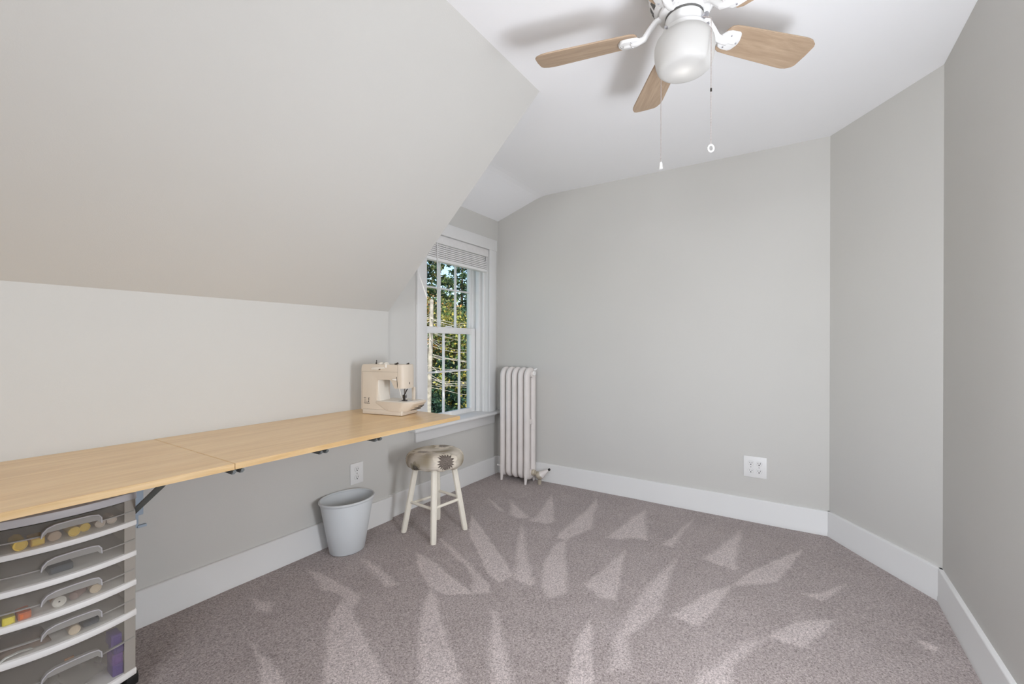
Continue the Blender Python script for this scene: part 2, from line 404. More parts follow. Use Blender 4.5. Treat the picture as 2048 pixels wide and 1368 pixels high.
# window wall with the opening left free
WX0, WX1, WZ0, WZ1 = 2.331, 3.105, 0.548, 1.972
wm = MB()
wm.box(XE, WX0, YW, 2.5, -0.05, 2.33); wm.box(WX1, XF, YW, 2.5, -0.05, 2.33)
wm.box(WX0, WX1, YW, 2.5, -0.05, WZ0); wm.box(WX0, WX1, YW, 2.5, WZ1, 2.33)
struct('wall_window', wm, WALL)
struct('wall_far', MB().box(XF, XF+0.15, DG1[1]-0.03, 2.5, -0.05, H+0.02), WALL)
dv = Vector((DG2[0]-DG1[0], DG2[1]-DG1[1], 0)).normalized(); dn = Vector((-dv.y, dv.x, 0))
if dn.x < 0: dn = -dn
dg = [(DG1[0], DG1[1]), (DG2[0], DG2[1]), (DG2[0]+dn.x*0.12, DG2[1]+dn.y*0.12), (DG1[0]+dn.x*0.12, DG1[1]+dn.y*0.12)]
struct('wall_diagonal', MB().prism(dg, -0.05, H+0.02), WALL)
struct('wall_right', MB().box(XB, DG2[0]+0.02, YR-0.15, YR, -0.05, H+0.02), WALL)
# wall behind the camera; its wide window opening is added for the fill light
bw = MB(); B0, B1, BZ0, BZ1 = -0.40, 0.70, 0.80, 2.10
bw.box(XB-0.15, XB, YR-0.15, B0, -0.05, H+0.02); bw.box(XB-0.15, XB, B1, 2.5, -0.05, H+0.02)
bw.box(XB-0.15, XB, B0, B1, -0.05, BZ0); bw.box(XB-0.15, XB, B0, B1, BZ1, H+0.02)
struct('wall_back', bw, WALL)
bt = MB()
for y0, y1, z0, z1 in ((B0-0.09, B0, BZ0-0.09, BZ1+0.09), (B1, B1+0.09, BZ0-0.09, BZ1+0.09), (B0, B1, BZ1, BZ1+0.09), (B0, B1, BZ0-0.09, BZ0)):
    bt.box(XB, XB+0.018, y0, y1, z0, z1)
struct('added_window', bt, TRIM, bevel=0.003)  # trim of the added window, out of view

# baseboards with an eased upper edge
def board(name, a, b, side, ea=0, eb=0):
    a = Vector((a[0], a[1], 0)); b = Vector((b[0], b[1], 0)); d = (b-a).normalized(); nn = Vector((-d.y, d.x, 0))*side
    prof = [(0, -0.01), (0.019, -0.01), (0.019, 0.020), (0.0165, 0.024), (0.0165, BBH-0.006), (0.0145, BBH-0.001), (0.012, BBH), (0, BBH)]
    mb = MB(); A = [tuple(a-d*ea+nn*p+Vector((0, 0, z))) for p, z in prof]; B = [tuple(b+d*eb+nn*p+Vector((0, 0, z))) for p, z in prof]
    mb.hexa(A, B); return struct(name, mb, TRIM, angle=50)
board('baseboard_left', (XB, YK), (XE+0.022, YK), -1)
board('baseboard_window', (XE, YW), (XF, YW), -1)
board('baseboard_far', (XF, YW), (XF, DG1[1]), -1, 0, 0.004)
board('baseboard_diagonal', DG1, DG2, -1, 0.004, 0.006)
board('baseboard_right', (DG2[0], YR), (XB, YR), -1, 0.006, 0)
# ------------------------------------------------------------------ window
win = bpy.data.objects.new('window_1', None); COL.objects.link(win); win['kind'] = 'structure'; ORIG['window_1'] = (0, 0, 0)
CY = YW-0.019
obj('casing', MB().box(2.236, WX0, CY, YW, 0.556, 1.968), TRIM, win, 0.003)
obj('casing', MB().box(WX1, 3.203, CY, YW, 0.556, 1.968), TRIM, win, 0.003)
obj('casing', MB().box(2.230, 3.209, CY-0.003, YW, 1.968, 2.064), TRIM, win, 0.003)
obj('jamb', MB().box(WX0-0.02, WX0+0.006, YW, 2.50, 0.53, WZ1), TRIM, win, 0.001)
obj('jamb', MB().box(WX1-0.006, WX1+0.02, YW, 2.50, 0.53, WZ1), TRIM, win, 0.001)
obj('head_jamb', MB().box(WX0, WX1, YW, 2.50, WZ1-0.006, WZ1+0.02), TRIM, win, 0.001)
for s, x in ((1, WX0+0.006), (-1, WX1-0.006)):
    for y0, y1, t in ((2.300, 2.318, 0.012), (2.345, 2.383, 0.020), (2.420, 2.438, 0.010)):
        obj('stop_bead', MB().box(min(x, x+s*t), max(x, x+s*t), y0, y1, 0.555, WZ1-0.006), VINYL, win, 0.002)
mb = MB(); mb.prism([(2.192, 0), (2.40, 0), (2.40, 0.022), (2.205, 0.022), (2.196, 0.017), (2.192, 0.008)], 2.165, 3.238, 'x')
obj('sill', MB().add([(x, y, z+0.536) for x, y, z in mb.v], mb.f), TRIM, win, 0.002)
mb = MB().prism([(2.243, 0.452), (2.265, 0.452), (2.265, 0.536), (2.232, 0.536), (2.238, 0.520), (2.243, 0.512)], 2.222, 3.176, 'x')
obj('apron', mb, TRIM, win, 0.002)
obj('subsill', MB().hexa([(WX0, 2.38, 0.50), (WX1, 2.38, 0.50), (WX1, 2.56, 0.48), (WX0, 2.56, 0.48)], [(WX0, 2.38, 0.560), (WX1, 2.38, 0.560), (WX1, 2.56, 0.535), (WX0, 2.56, 0.535)]), VINYL, win)
def sash(y0, y1, z0, z1, rail0, rail1, stile, mxs, mz, gx0, gx1):
    yc = (y0+y1)/2; mb = MB()
    mb.box(gx0-stile, gx0, y0, y1, z0, z1); mb.box(gx1, gx1+stile, y0, y1, z0, z1)
    mb.box(gx0, gx1, y0, y1, z0, z0+rail0); mb.box(gx0, gx1, y0, y1, z1-rail1, z1)
    so = obj('sash', mb, VINYL, win, 0.003)
    xs = [gx0]+mxs+[gx1]; zs = [z0+rail0, mz, z1-rail1]; w = 0.0075
    for x in mxs: obj('muntin', MB().prism([(x-w, yc-0.004), (x-w*0.5, yc-0.011), (x+w*0.5, yc-0.011), (x+w, yc-0.004), (x+w, yc+0.008), (x-w, yc+0.008)], zs[0], zs[2], 'z'), VINYL, so)
    obj('muntin', MB().prism([(yc-0.004, mz-w), (yc-0.0105, mz-w*0.5), (yc-0.0105, mz+w*0.5), (yc-0.004, mz+w), (yc+0.0078, mz+w), (yc+0.0078, mz-w)], gx0, gx1, 'x'), VINYL, so)
    for xa, xb in zip(xs, xs[1:]):
        for za, zb in zip(zs, zs[1:]):
            obj('pane', MB().box(xa-0.004, xb+0.004, yc+0.0005, yc+0.0035, za-0.004, zb+0.004), GLASS, so, smooth=False)
sash(2.385, 2.420, 0.556, 1.283, 0.036, 0.052, 0.055, [2.484, 2.682, 2.878], 0.922, 2.395, 3.022)
sash(2.438, 2.472, 1.245, 1.968, 0.040, 0.050, 0.036, [2.492, 2.690, 2.888], 1.601, 2.372, 3.068)
obj('sash_lock', MB().box(2.70, 2.75, 2.372, 2.400, 1.283, 1.293), VINYL, win, 0.003)

# blind drawn up under the head of the window
bl = thing('window_blind', 'white slatted blind pulled up under the window head with a long tilt wand', 'blind', (2.72, 2.29, 1.77))
BX0, BX1 = 2.345, 3.094
obj('valance', MB().box(BX0-0.006, BX1+0.004, 2.258, 2.270, 1.902, 1.964), BLIND, bl, 0.003)
obj('head_rail', MB().box(BX0, BX1, 2.271, 2.318, 1.918, 1.960), BLIND, bl, 0.002)
sl0 = None
for k in range(7):
    z = 1.7985+k*0.0150
    mb = MB().prism([(2.2715, z), (2.2725, z+0.0118), (2.296, z+0.0145), (2.3195, z+0.0118), (2.3205, z), (2.296, z+0.0025)], BX0+(k % 3)*0.001, BX1-(k % 2)*0.002, 'x')
    obj('slat', mb, BLIND, bl)
obj('bottom_rail', MB().box(BX0, BX1, 2.270, 2.321, 1.772, 1.796), VINYL, bl, 0.004)
obj('tilt_wand', MB().tube([(2.458, 2.264, 1.905), (2.458, 2.262, 1.60), (2.459, 2.262, 1.265)], 0.0052, 8), BLIND, bl)
obj('lift_cord', MB().tube([(3.066, 2.266, 1.905), (3.067, 2.268, 1.872), (3.066, 2.2715, 1.86)], 0.0022, 6), STEEL, bl)
for x in (2.56, 2.88): obj('ladder_cord', MB().tube([(x, 2.2695, 1.905), (x, 2.2695, 1.85), (x, 2.2695, 1.79)], 0.0014, 5), BLIND, bl)

# ------------------------------------------------------------------ desk along the knee wall
DZ = 0.750
dk = thing('wall_desk', 'long maple plywood desk on steel brackets fixed along the knee wall', 'desk', (0.72, 2.0, 0.73))
obj('board', MB().box(-1.05, 0.7215, 1.566, YK-0.001, DZ-0.021, DZ-0.001), DESKW, dk, 0.0012, 1)
obj('board', MB().box(0.7225, 1.878, 1.563, YK-0.001, DZ-0.020, DZ), DESKW, dk, 0.0012, 1)
obj('edge_strip', MB().box(-1.05, 0.7215, 1.5635, 1.5659, DZ-0.021, DZ-0.0015), DESKE, dk)
obj('edge_strip', MB().box(0.7225, 1.878, 1.5605, 1.5629, DZ-0.020, DZ-0.0005), DESKE, dk)
def arm(x):
    for dx in (-0.013, 0.013):
        a = obj('bracket_arm', MB().box(x+dx-0.0055, x+dx+0.0055, 1.600, YK-0.001, DZ-0.046, DZ-0.021), STEEL, dk, 0.001, 1)
        obj('bolt', MB().tube([(x+dx, 1.600, DZ-0.036), (x+dx, 1.593, DZ-0.036)], 0.0062, 8), STEEL, a)
for x in (0.748, 1.072, 1.345, -0.4): arm(x)
obj('fixing_plate', MB().box(0.640, 0.668, 1.588, 1.68, DZ-0.026, DZ-0.021), BLACK, dk)
def brace(x):
    obj('brace', MB().tube([(x, 1.590, 0.729), (x, 2.225, 0.372)], 0.011, 4, ry=0.009), DARKSTEEL, dk)
    obj('wall_plate', MB().box(x-0.018, x+0.018, YK-0.006, YK-0.0005, 0.33, 0.729), DARKSTEEL, dk, 0.001, 1)
    obj('bracket_arm', MB().box(x-0.012, x+0.012, 1.585, YK-0.001, DZ-0.027, DZ-0.021), DARKSTEEL, dk)
brace(0.537); brace(-0.75)
obj('wall_plate', MB().box(0.640, 0.684, YK-0.009, YK-0.0005, 0.452, 0.729).box(0.664, 0.694, YK-0.014, YK-0.0005, 0.402, 0.412).box(0.646, 0.668, YK-0.009, YK-0.0005, 0.405, 0.452), BLUESTEEL, dk, 0.001, 1)

# ------------------------------------------------------------------ drawer cart under the desk
CX0, CX1, CYB = 0.205, 0.533, 2.16
ct = thing('drawer_cart', 'plastic cart of five cloudy drawers standing under the desk', 'drawer cart', (0.369, 1.97, 0.0))
def fy(x, o=0.0): return 1.800-0.030*(1-((x-0.369)/0.164)**2)-o
NX = [CX0+(CX1-CX0)*i/16 for i in range(17)]
def curved(z0, z1, o0, o1, xs=None):
    """panel that follows the bowed front, between two offsets from it"""
    xs = xs or NX; pts = [(x, fy(x, o1)) for x in xs]+[(x, fy(x, o0)) for x in reversed(xs)]
    return MB().prism(pts, z0, z1, 'z')
def slab(z0, z1, o):
    pts = [(x, fy(x, o)) for x in NX]+[(CX1, CYB), (CX0, CYB)]
    return MB().prism(pts, z0, z1, 'z')
obj('top_panel', slab(0.645, 0.668, 0.005), CARTG, ct, 0.003)
LEDGE = [(0.560, 0.577), (0.461, 0.478), (0.366, 0.384), (0.268, 0.287), (0.078, 0.097)]
for a, b in LEDGE: obj('shelf_frame', slab(a, b, 0.006), FRAMEW, ct, 0.003)
tops = [0.645]+[a for a, b in LEDGE[:-1]]
for (a, b), t in zip(LEDGE, tops):
    for x in (CX0, CX1): obj('side_panel', MB().box(min(x, x+(0.003 if x < 0.3 else -0.003)), max(x, x+(0.003 if x < 0.3 else -0.003)), 1.806, CYB, b, t), CLOUDS, ct)
    obj('back_panel', MB().box(CX0, CX1, CYB-0.004, CYB, b, t), CLOUDS, ct)
    hgt = t-b; zr = b+hgt*(0.44 if hgt < 0.12 else 0.60)
    dr = obj('drawer', curved(b+0.001, t-0.004, -0.006, -0.003, [CX0+0.004+(CX1-CX0-0.008)*i/16 for i in range(17)]), CLOUD, ct)
    # clouded corner posts of the drawer
    for xs in ([CX0+0.003+0.030*i/4 for i in range(5)], [CX1-0.033+0.030*i/4 for i in range(5)]):
        obj('corner_post', curved(b+0.001, t-0.001, -0.0025, 0.0005, xs), CLOUDS, dr)
    # ridge that runs to the raised handle
    hx0, hx1 = 0.312, 0.440
    for xs in ([CX0+0.006+(hx0-CX0-0.006)*i/6 for i in range(7)], [hx1+(CX1-0.006-hx1)*i/6 for i in range(7)]):
        obj('ridge', curved(zr-0.0018, zr+0.0018, -0.004, 0.003, xs), HANDLE, dr)
    # handle: an arched lip
    up = [(hx0, zr-0.004), (hx0+0.003, zr+0.010), (hx0+0.012, zr+0.021), (hx0+0.028, zr+0.027), (0.376, zr+0.029), (hx1-0.026, zr+0.028), (hx1-0.008, zr+0.024), (hx1-0.001, zr+0.014), (hx1, zr-0.002)]
    low = [(hx1-0.006, zr+0.002), (hx1-0.010, zr+0.008), (0.376, zr+0.011), (hx0+0.012, zr+0.009), (hx0+0.006, zr+0.002)]
    hm = MB(); outl = up+low
    n = len(outl); F0 = [(x, fy(x, 0.012), z) for x, z in outl]; F1 = [(x, fy(x, -0.003), z) for x, z in outl]
    hm.hexa(F0, F1)
    hd = obj('handle', hm, HANDLE, dr)
    obj('handle_rim', MB().tube([(x, fy(x, 0.0125), z) for x, z in up], 0.0017, 6), CARTG, hd)
for x in (CX0+0.03, CX1-0.022):
    for y in (1.825, 2.12):
        c = obj('caster', MB().tube([(x-0.011, y, 0.025), (x+0.011, y, 0.025)], 0.024, 14).box(x-0.016, x+0.016, y-0.016, y+0.016, 0.048, 0.0785), BLACK, ct, 0.001, 1)
obj('front_foot', MB().prism([(CX1-0.032, 1.768), (CX1+0.002, 1.785), (CX1+0.008, 1.812), (CX1-0.03, 1.812)], 0.052, 0.0775, 'z'), BLACK, ct, 0.003)

# what lies in the drawers
YEL = mat('yellow_cap', rgb(240, 204, 84), 0.4, 0.02, 20); AMB = mat('amber_box', rgb(214, 168, 60), 0.4, 0.04, 20)
TAN = mat('tan_wood', rgb(196, 172, 150), 0.6, 0.05, 30); PALE = mat('pale_spool', rgb(216, 200, 186), 0.6, 0.03, 30)
WHS = mat('white_spool', rgb(240, 236, 228), 0.5, 0.02, 30); CREAM = mat('cream_spool', rgb(240, 222, 196), 0.5, 0.02, 30)
def spool(name, label, cat, x, z, r, length, m, m2, y=1.786, rim=True, hole=False, group=None):
    """round container or spool lying with its end towards the drawer front"""
    mb = MB().tube([(x, y+0.004, z), (x, y+length, z)], r*0.93, 20)
    o = obj(name, mb, m2); 
    cap = MB().lathe([(r*0.2, 0.0015), (r*0.72, 0.0015), (r*0.76, 0), (r*0.95, 0), (r, 0.0015), (r, 0.010), (r*0.9, 0.011)], (0, 0, 0), 24, Matrix.Translation((x, y, z)) @ Matrix.Rotation(-PI/2, 4, 'X'))
    co = obj('cap', cap, m, o)
    if hole: obj('bore', MB().tube([(x, y+0.0005, z), (x, y+0.003, z)], r*0.14, 10), SLOT, o)
    return tag(o, label, cat, group)
def small_box(name, label, cat, x0, x1, y0, y1, z0, z1, m, bevel=0.003, lid=None):
    o = obj(name, MB().box(x0, x1, y0, y1, z0, z1), m, bevel=bevel)
    if lid: obj('lid', MB().box(x0+0.003, x1-0.003, y0-0.0015, y0+0.0005, z0+0.004, z1-0.004), lid, o, bevel=0.0005, seg=1)
    return tag(o, label, cat)
spool('bottle', 'yellow capped bottle lying leftmost in the top drawer', 'bottle', 0.277, 0.5925, 0.0150, 0.07, YEL, YEL)
small_box('tin', 'square amber tin between yellow cap and tan block in top drawer', 'tin', 0.296, 0.325, 1.786, 1.84, 0.578, 0.602, AMB, 0.004, YEL)
o = obj('wooden_block', MB().prism([(0.344+0.0145*math.cos(a)*(1 if abs(math.cos(a)) > .7 else 1.1), 0.5925+0.0135*math.sin(a)) for a in [2*PI*i/14 for i in range(14)]], 1.787, 1.83, 'y'), TAN, bevel=0.002)
tag(o, 'rounded tan wooden block in the middle of the top drawer', 'block')
spool('bottle', 'larger yellow cap just right of the middle of the top drawer', 'bottle', 0.3845, 0.5915, 0.0138, 0.07, YEL, YEL)
spool('bottle', 'smaller yellow cap set back behind its larger neighbour in top drawer', 'bottle', 0.412, 0.5905, 0.0125, 0.07, YEL, AMB, y=1.805)
spool('thread_spool', 'pale pink spool next to the yellow caps in top drawer', 'spool', 0.447, 0.5905, 0.0128, 0.05, PALE, PALE, y=1.806)
spool('thread_spool', 'pale pink spool at the right end of the top drawer', 'spool', 0.476, 0.5905, 0.0128, 0.05, PALE, PALE, y=1.812)
small_box('case', 'small dark navy case lying in the second drawer', 'case', 0.335, 0.386, 1.80, 1.86, 0.479, 0.500, mat('navy_case', rgb(58, 68, 78), 0.5), 0.004, mat('navy_lid', rgb(72, 84, 96), 0.5))
small_box('box', 'small yellow box at the left end of the third drawer', 'box', 0.244, 0.268, 1.786, 1.83, 0.385, 0.405, mat('lemon_box', rgb(206, 190, 84), 0.5), 0.002, mat('lemon_lid', rgb(214, 198, 96), 0.5))
small_box('box', 'small orange box beside the yellow one in the third drawer', 'box', 0.273, 0.298, 1.786, 1.83, 0.385, 0.405, mat('orange_box', rgb(226, 112, 46), 0.5), 0.002, mat('orange_lid', rgb(232, 122, 56), 0.5))
spool('thread_spool', 'big white spool with a centre hole in the third drawer', 'spool', 0.353, 0.4005, 0.0155, 0.055, WHS, TAN, hole=True)
o = obj('thread_spool', MB().tube([(0.385, 1.80, 0.3965), (0.412, 1.83, 0.3965)], 0.0115, 14), mat('dusty_pink_thread', rgb(176, 152, 146), 0.8, 0.06, 80), bevel=0.001, seg=1)
tag(o, 'dusty pink thread spool lying across the third drawer', 'spool')
spool('thread_spool', 'cream spool at the right end of the third drawer', 'spool', 0.434, 0.3985, 0.0140, 0.05, CREAM, PALE, y=1.796)
spool('thread_spool', 'peach spool in the middle of the fourth drawer', 'spool', 0.385, 0.3010, 0.0135, 0.05, CREAM, PALE)
small_box('pouch', 'dark slate pouch behind the handle end of the fourth drawer', 'pouch', 0.405, 0.445, 1.80, 1.84, 0.288, 0.306, mat('slate_pouch', rgb(62, 72, 84), 0.8), 0.006, mat('slate_flap', rgb(74, 84, 96), 0.8))
mb = MB()
fold = [(0.222, 0.289), (0.235, 0.304), (0.262, 0.309), (0.29, 0.306), (0.312, 0.311), (0.334, 0.303), (0.342, 0.289)]
mb.prism(fold, 1.80, 1.90, 'y'); o = obj('cloth', mb, mat('brown_cloth', rgb(132, 112, 98), 0.9, 0.12, 40), bevel=0.004)
tag(o, 'folded brown cloth at the left of the fourth drawer', 'cloth')
o = obj('paper_slip', MB().prism([(0.236, 0.2885), (0.250, 0.2975), (0.275, 0.3005), (0.300, 0.297), (0.300, 0.2955), (0.275, 0.299), (0.250, 0.296), (0.236, 0.287)], 1.786, 1.796, 'y'), mat('white_slip', rgb(226, 226, 220), 0.7))
tag(o, 'curled white paper slip before the brown cloth in fourth drawer', 'paper')
PUR = mat('purple_plastic', rgb(86, 54, 150), 0.45, 0.04, 20); PUR2 = mat('violet_plastic', rgb(116, 70, 160), 0.45, 0.04, 20)
for k, (z0, z1, dx, m, lab) in enumerate([(0.0975, 0.133, 0.0, PUR, 'purple clip case at the foot of its stack in the bottom drawer'),
        (0.1335, 0.166, -0.001, PUR2, 'violet clip case second from the foot of the bottom drawer stack'),
        (0.1665, 0.192, 0.003, PUR, 'purple clip case with the jutting lip in the bottom drawer stack'),
        (0.1925, 0.228, -0.004, PUR, 'purple clip case on top of the stack in the bottom drawer')]):
    o = obj('clip_case', MB().box(0.474+dx, 0.501+dx, 1.799, 1.85, z0, z1), m, bevel=0.002)
    obj('latch', MB().box(0.480+dx, 0.497+dx, 1.7965, 1.7995, z0+0.006, z1-0.008), m, o, bevel=0.0008, seg=1)
    tag(o, lab, 'case', 'purple cases in the bottom drawer')
# crumpled clear bag
bag = MB(); nb, mbn = 22, 12
def bagp(i, j):
    a = 2*PI*i/nb; t = j/mbn; r = math.sin(PI*(0.06+0.88*t))
    q = 1+0.16*math.sin(5*a+9*t)+0.10*math.sin(11*a-7*t)+0.07*math.sin(17*a+23*t)
    return (0.405+0.058*r*q*math.cos(a), 1.842+0.045*r*q*math.sin(a), 0.099+0.085*t*(1+0.10*math.sin(3*a)))
bag.rings([[bagp(i, j) for i in range(nb)] for j in range(mbn+1)])
o = obj('plastic_bag', bag, frosted('clear_bag_film', rgb(196, 192, 186), 0.72, 0.12), smooth=True, angle=20)
tag(o, 'crumpled clear plastic bag filling the bottom drawer', 'bag')
o = obj('thread_card', MB().prism([(0.372, 0.188), (0.392, 0.188), (0.392, 0.206), (0.372, 0.206)], 1.826, 1.83, 'y'), mat('peach_card', rgb(222, 164, 112), 0.7)); tag(o, 'peach thread card above the clear bag in the bottom drawer', 'card')
sc_ = MB(); ring = [(0.345+0.026*math.cos(a), 1.800+0.003*math.sin(2*a), 0.118+0.016*math.sin(a)) for a in [2*PI*i/24 for i in range(24)]]
sc_.tube(ring, 0.0042, 8, closed=True)
o = obj('scissors', sc_, mat('tan_grip', rgb(206, 186, 172), 0.5))
ring2 = [(0.300+0.022*math.cos(a), 1.800, 0.116+0.0135*math.sin(a)) for a in [2*PI*i/24 for i in range(24)]]
obj('finger_loop', MB().tube(ring2, 0.0038, 8, closed=True), MATS['tan_grip'], o)
obj('shears', MB().box(0.322, 0.326, 1.80, 1.90, 0.100, 0.113), CHROME, o, 0.001, 1)
tag(o, 'tan handled scissors lying in front of the clear bag', 'scissors')

# ------------------------------------------------------------------ sewing machine
MM = Matrix.Translation((1.634, 2.079, DZ+0.0005)) @ Matrix.Rotation(math.radians(-78.6), 4, 'Z')
sm = thing('sewing_machine', 'cream sewing machine with an open throat standing on the desk end', 'sewing machine', (1.74, 1.96, DZ))
def fill(pts, r, k=4):
    """rounds the corners of an outline; r is one radius per corner"""
    out = []; n = len(pts)
    for i in range(n):
        p = Vector(pts[i]); a = Vector(pts[i-1])-p; b = Vector(pts[(i+1) % n])-p
        rr = min(r[i], a.length*0.45, b.length*0.45)
        if rr < 1e-4: out.append(tuple(p)); continue
        A = p+a.normalized()*rr; B = p+b.normalized()*rr
        for t in range(k+1):
            t /= k; out.append(tuple(A*(1-t)**2+p*2*t*(1-t)+B*t*t))
    return out
base = fill([(0.004, -0.003), (0.272, 0.0), (0.270, 0.150), (0.004, 0.140)], [0.008]*4)
def lp(x, y, z): return tuple(MM @ Vector((x, y, z)))
mb = MB().hexa([lp(x, y, 0.0015) for x, y in base], [lp(x, y, 0.026) for x, y in base]); obj('base', mb, MACH, sm, 0.002)
for x, y in ((0.02, 0.015), (0.25, 0.015), (0.02, 0.125), (0.25, 0.13)):
    obj('foot', MB().lathe([(0.008, 0), (0.008, 0.003)], (x, y, -0.0005), 10, MM), BLACK, sm)
# C shaped body: pillar, arm and head
prof = fill([(-0.005, 0.024), (0.178, 0.024), (0.178, 0.072), (0.103, 0.074), (0.104, 0.196), (0.196, 0.196), (0.222, 0.150), (0.246, 0.150), (0.246, 0.280), (0.004, 0.281), (-0.004, 0.262)],
            [0.004, 0.002, 0.002, 0.016, 0.014, 0.012, 0.004, 0.001, 0.001, 0.014, 0.02])
mb = MB().prism(prof, 0.0, 0.118, 'y'); obj('body', mb, MACH, sm, 0.006, 3, M=MM)
obj('throat_wall', MB().prism(fill([(0.100, 0.074), (0.128, 0.074), (0.112, 0.12), (0.110, 0.196), (0.100, 0.196)], [0, .004, .02, 0, 0]), 0.008, 0.095, 'y'), MACHL, sm, 0.002, M=MM)
# rounded head with its face cover
hp = fill([(0.244, 0.0), (0.268, 0.002), (0.285, 0.030), (0.286, 0.088), (0.268, 0.116), (0.244, 0.118)], [0, .014, .018, .02, .012, 0], 5)
mb = MB(); hb = [(x, y, 0.150) for x, y in hp]; ht = [(x-0.002, y, 0.277) for x, y in hp]
mb.rings([hb, [(x+0.0015, y, 0.20) for x, y in hp], [(x+0.001, y, 0.25) for x, y in hp], ht, [((x-0.244)*0.9+0.244, 0.059+(y-0.059)*0.94, 0.2815) for x, y in hp]])
obj('head', mb, MACH, sm, M=MM, angle=50)
obj('head_back', MB().box(0.262, 0.282, 0.104, 0.117, 0.078, 0.152), MACH, sm, 0.004, M=MM)
# slim guard running down behind the needle
obj('thread_guard', MB().tube([(0.196, 0.062, 0.196), (0.204, 0.062, 0.165), (0.214, 0.062, 0.13), (0.222, 0.062, 0.104), (0.236, 0.062, 0.085), (0.256, 0.062, 0.078)], 0.003, 8), WHS, sm, M=MM)
# flat free arm bed, flaring towards its end
b0 = fill([(0.176, -0.004), (0.264, -0.004), (0.290, 0.032), (0.296, 0.140), (0.176, 0.145)], [.003, .018, .012, .01, .003])
b1 = fill([(0.100, -0.004), (0.286, -0.008), (0.330, 0.044), (0.334, 0.152), (0.100, 0.150)], [.003, .018, .014, .01, .003])
mb = MB(); r0 = [(x, y, 0.024) for x, y in b0]; r1 = [(x, y, 0.066) for x, y in b1]; r2 = [(x, y, 0.074) for x, y in b1]; r3 = [(0.2+(x-0.2)*0.97, 0.07+(y-0.07)*0.96, 0.0765) for x, y in b1]
mb.rings([r0, r1, r2, r3]); obj('bed', mb, MACH, sm, M=MM, angle=28)
obj('bed_cover', MB().hexa([(0.2+(x-0.2)*0.965, 0.07+(y-0.07)*0.95, 0.0766) for x, y in b1], [(0.2+(x-0.2)*0.95, 0.07+(y-0.07)*0.93, 0.0785) for x, y in b1]), MACHL, sm, M=MM)
obj('needle_plate', MB().box(0.226, 0.286, 0.030, 0.090, 0.0785, 0.0797), CHROME, sm, 0.0005, 1, M=MM)
obj('needle_bar', MB().tube([(0.258, 0.052, 0.152), (0.258, 0.052, 0.108)], 0.0034, 8).tube([(0.258, 0.052, 0.108), (0.258, 0.052, 0.081)], 0.001, 6), CHROME, sm, M=MM)
pf = MB().tube([(0.250, 0.056, 0.152), (0.250, 0.056, 0.098)], 0.0036, 8)
pf.box(0.243, 0.257, 0.046, 0.064, 0.094, 0.112).box(0.244, 0.266, 0.036, 0.060, 0.0805, 0.084).tube([(0.252, 0.05, 0.112), (0.262, 0.046, 0.122), (0.274, 0.04, 0.139)], 0.0034, 6).tube([(0.262, 0.046, 0.128), (0.277, 0.046, 0.146)], 0.003, 6).box(0.246, 0.254, 0.046, 0.06, 0.084, 0.095)
obj('presser_foot', pf, DARKM, sm, M=MM)
obj('thread_slot', MB().tube([(0.2365, -0.0003, 0.215), (0.240, -0.0003, 0.185), (0.243, -0.0003, 0.158)], 0.0014, 6), DARKM, sm, M=MM)
obj('reverse_lever', MB().tube([(0.236, 0.0, 0.198), (0.232, -0.008, 0.199), (0.218, -0.011, 0.200)], [0.003, 0.0035, 0.0028], 8), WHS, sm, M=MM)
obj('thread_clip', MB().box(0.2825, 0.2885, 0.048, 0.051, 0.172, 0.184), DARKM, sm, 0.0005, 1, M=MM)
obj('face_seam', MB().box(0.2435, 0.2445, -0.0007, 0.119, 0.151, 0.2805), SEAM, sm, M=MM)
obj('lid_seam', MB().box(0.004, 0.243, -0.0006, 0.0003, 0.2400, 0.2412).box(0.0025, 0.0038, -0.0006, 0.0003, 0.03, 0.2412), SEAM, sm, M=MM)
obj('base_seam', MB().box(0.0, 0.178, -0.0007, 0.0003, 0.0285, 0.0292).box(0.1775, 0.1785, -0.0045, 0.0003, 0.028, 0.072), SEAM, sm, M=MM)
obj('carry_handle', MB().box(0.070, 0.128, -0.0008, 0.004, 0.250, 0.2605), mat('handle_recess', rgb(110, 92, 74), 0.7), sm, 0.002, M=MM)
obj('handle_grip', MB().prism([(0.064, 0.2555), (0.074, 0.2635), (0.150, 0.2665), (0.160, 0.262), (0.158, 0.2575), (0.124, 0.2565), (0.112, 0.2500), (0.074, 0.2500)], -0.004, 0.0, 'y'), MACHL, sm, 0.0012, M=MM)
obj('top_notch', MB().box(0.1605, 0.1700, -0.0012, 0.03, 0.264, 0.2825), WHS, sm, 0.001, M=MM)
obj('spool_pin', MB().tube([(0.066, 0.045, 0.280), (0.066, 0.045, 0.304)], 0.0022, 8), DARKM, sm, M=MM)
obj('spool_pin', MB().tube([(0.050, 0.06, 0.280), (0.050, 0.06, 0.288)], 0.0028, 8), DARKM, sm, M=MM)
for x in (0.098, 0.134): obj('bobbin_cap', MB().ball((x, 0.045, 0.281), 0.016, 14, (1, 1, 0.75)), MACHL, sm, M=MM)
obj('tension_dial', MB().tube([(0.205, 0.03, 0.280), (0.222, 0.034, 0.290)], 0.005, 8), DARKM, sm, M=MM)
obj('thread_guide', MB().tube([(0.190, 0.05, 0.280), (0.192, 0.05, 0.286)], 0.004, 8), DARKM, sm, M=MM)
obj('take_up_lever', MB().tube([(0.252, 0.07, 0.280), (0.266, 0.075, 0.287)], 0.004, 8), DARKM, sm, M=MM)
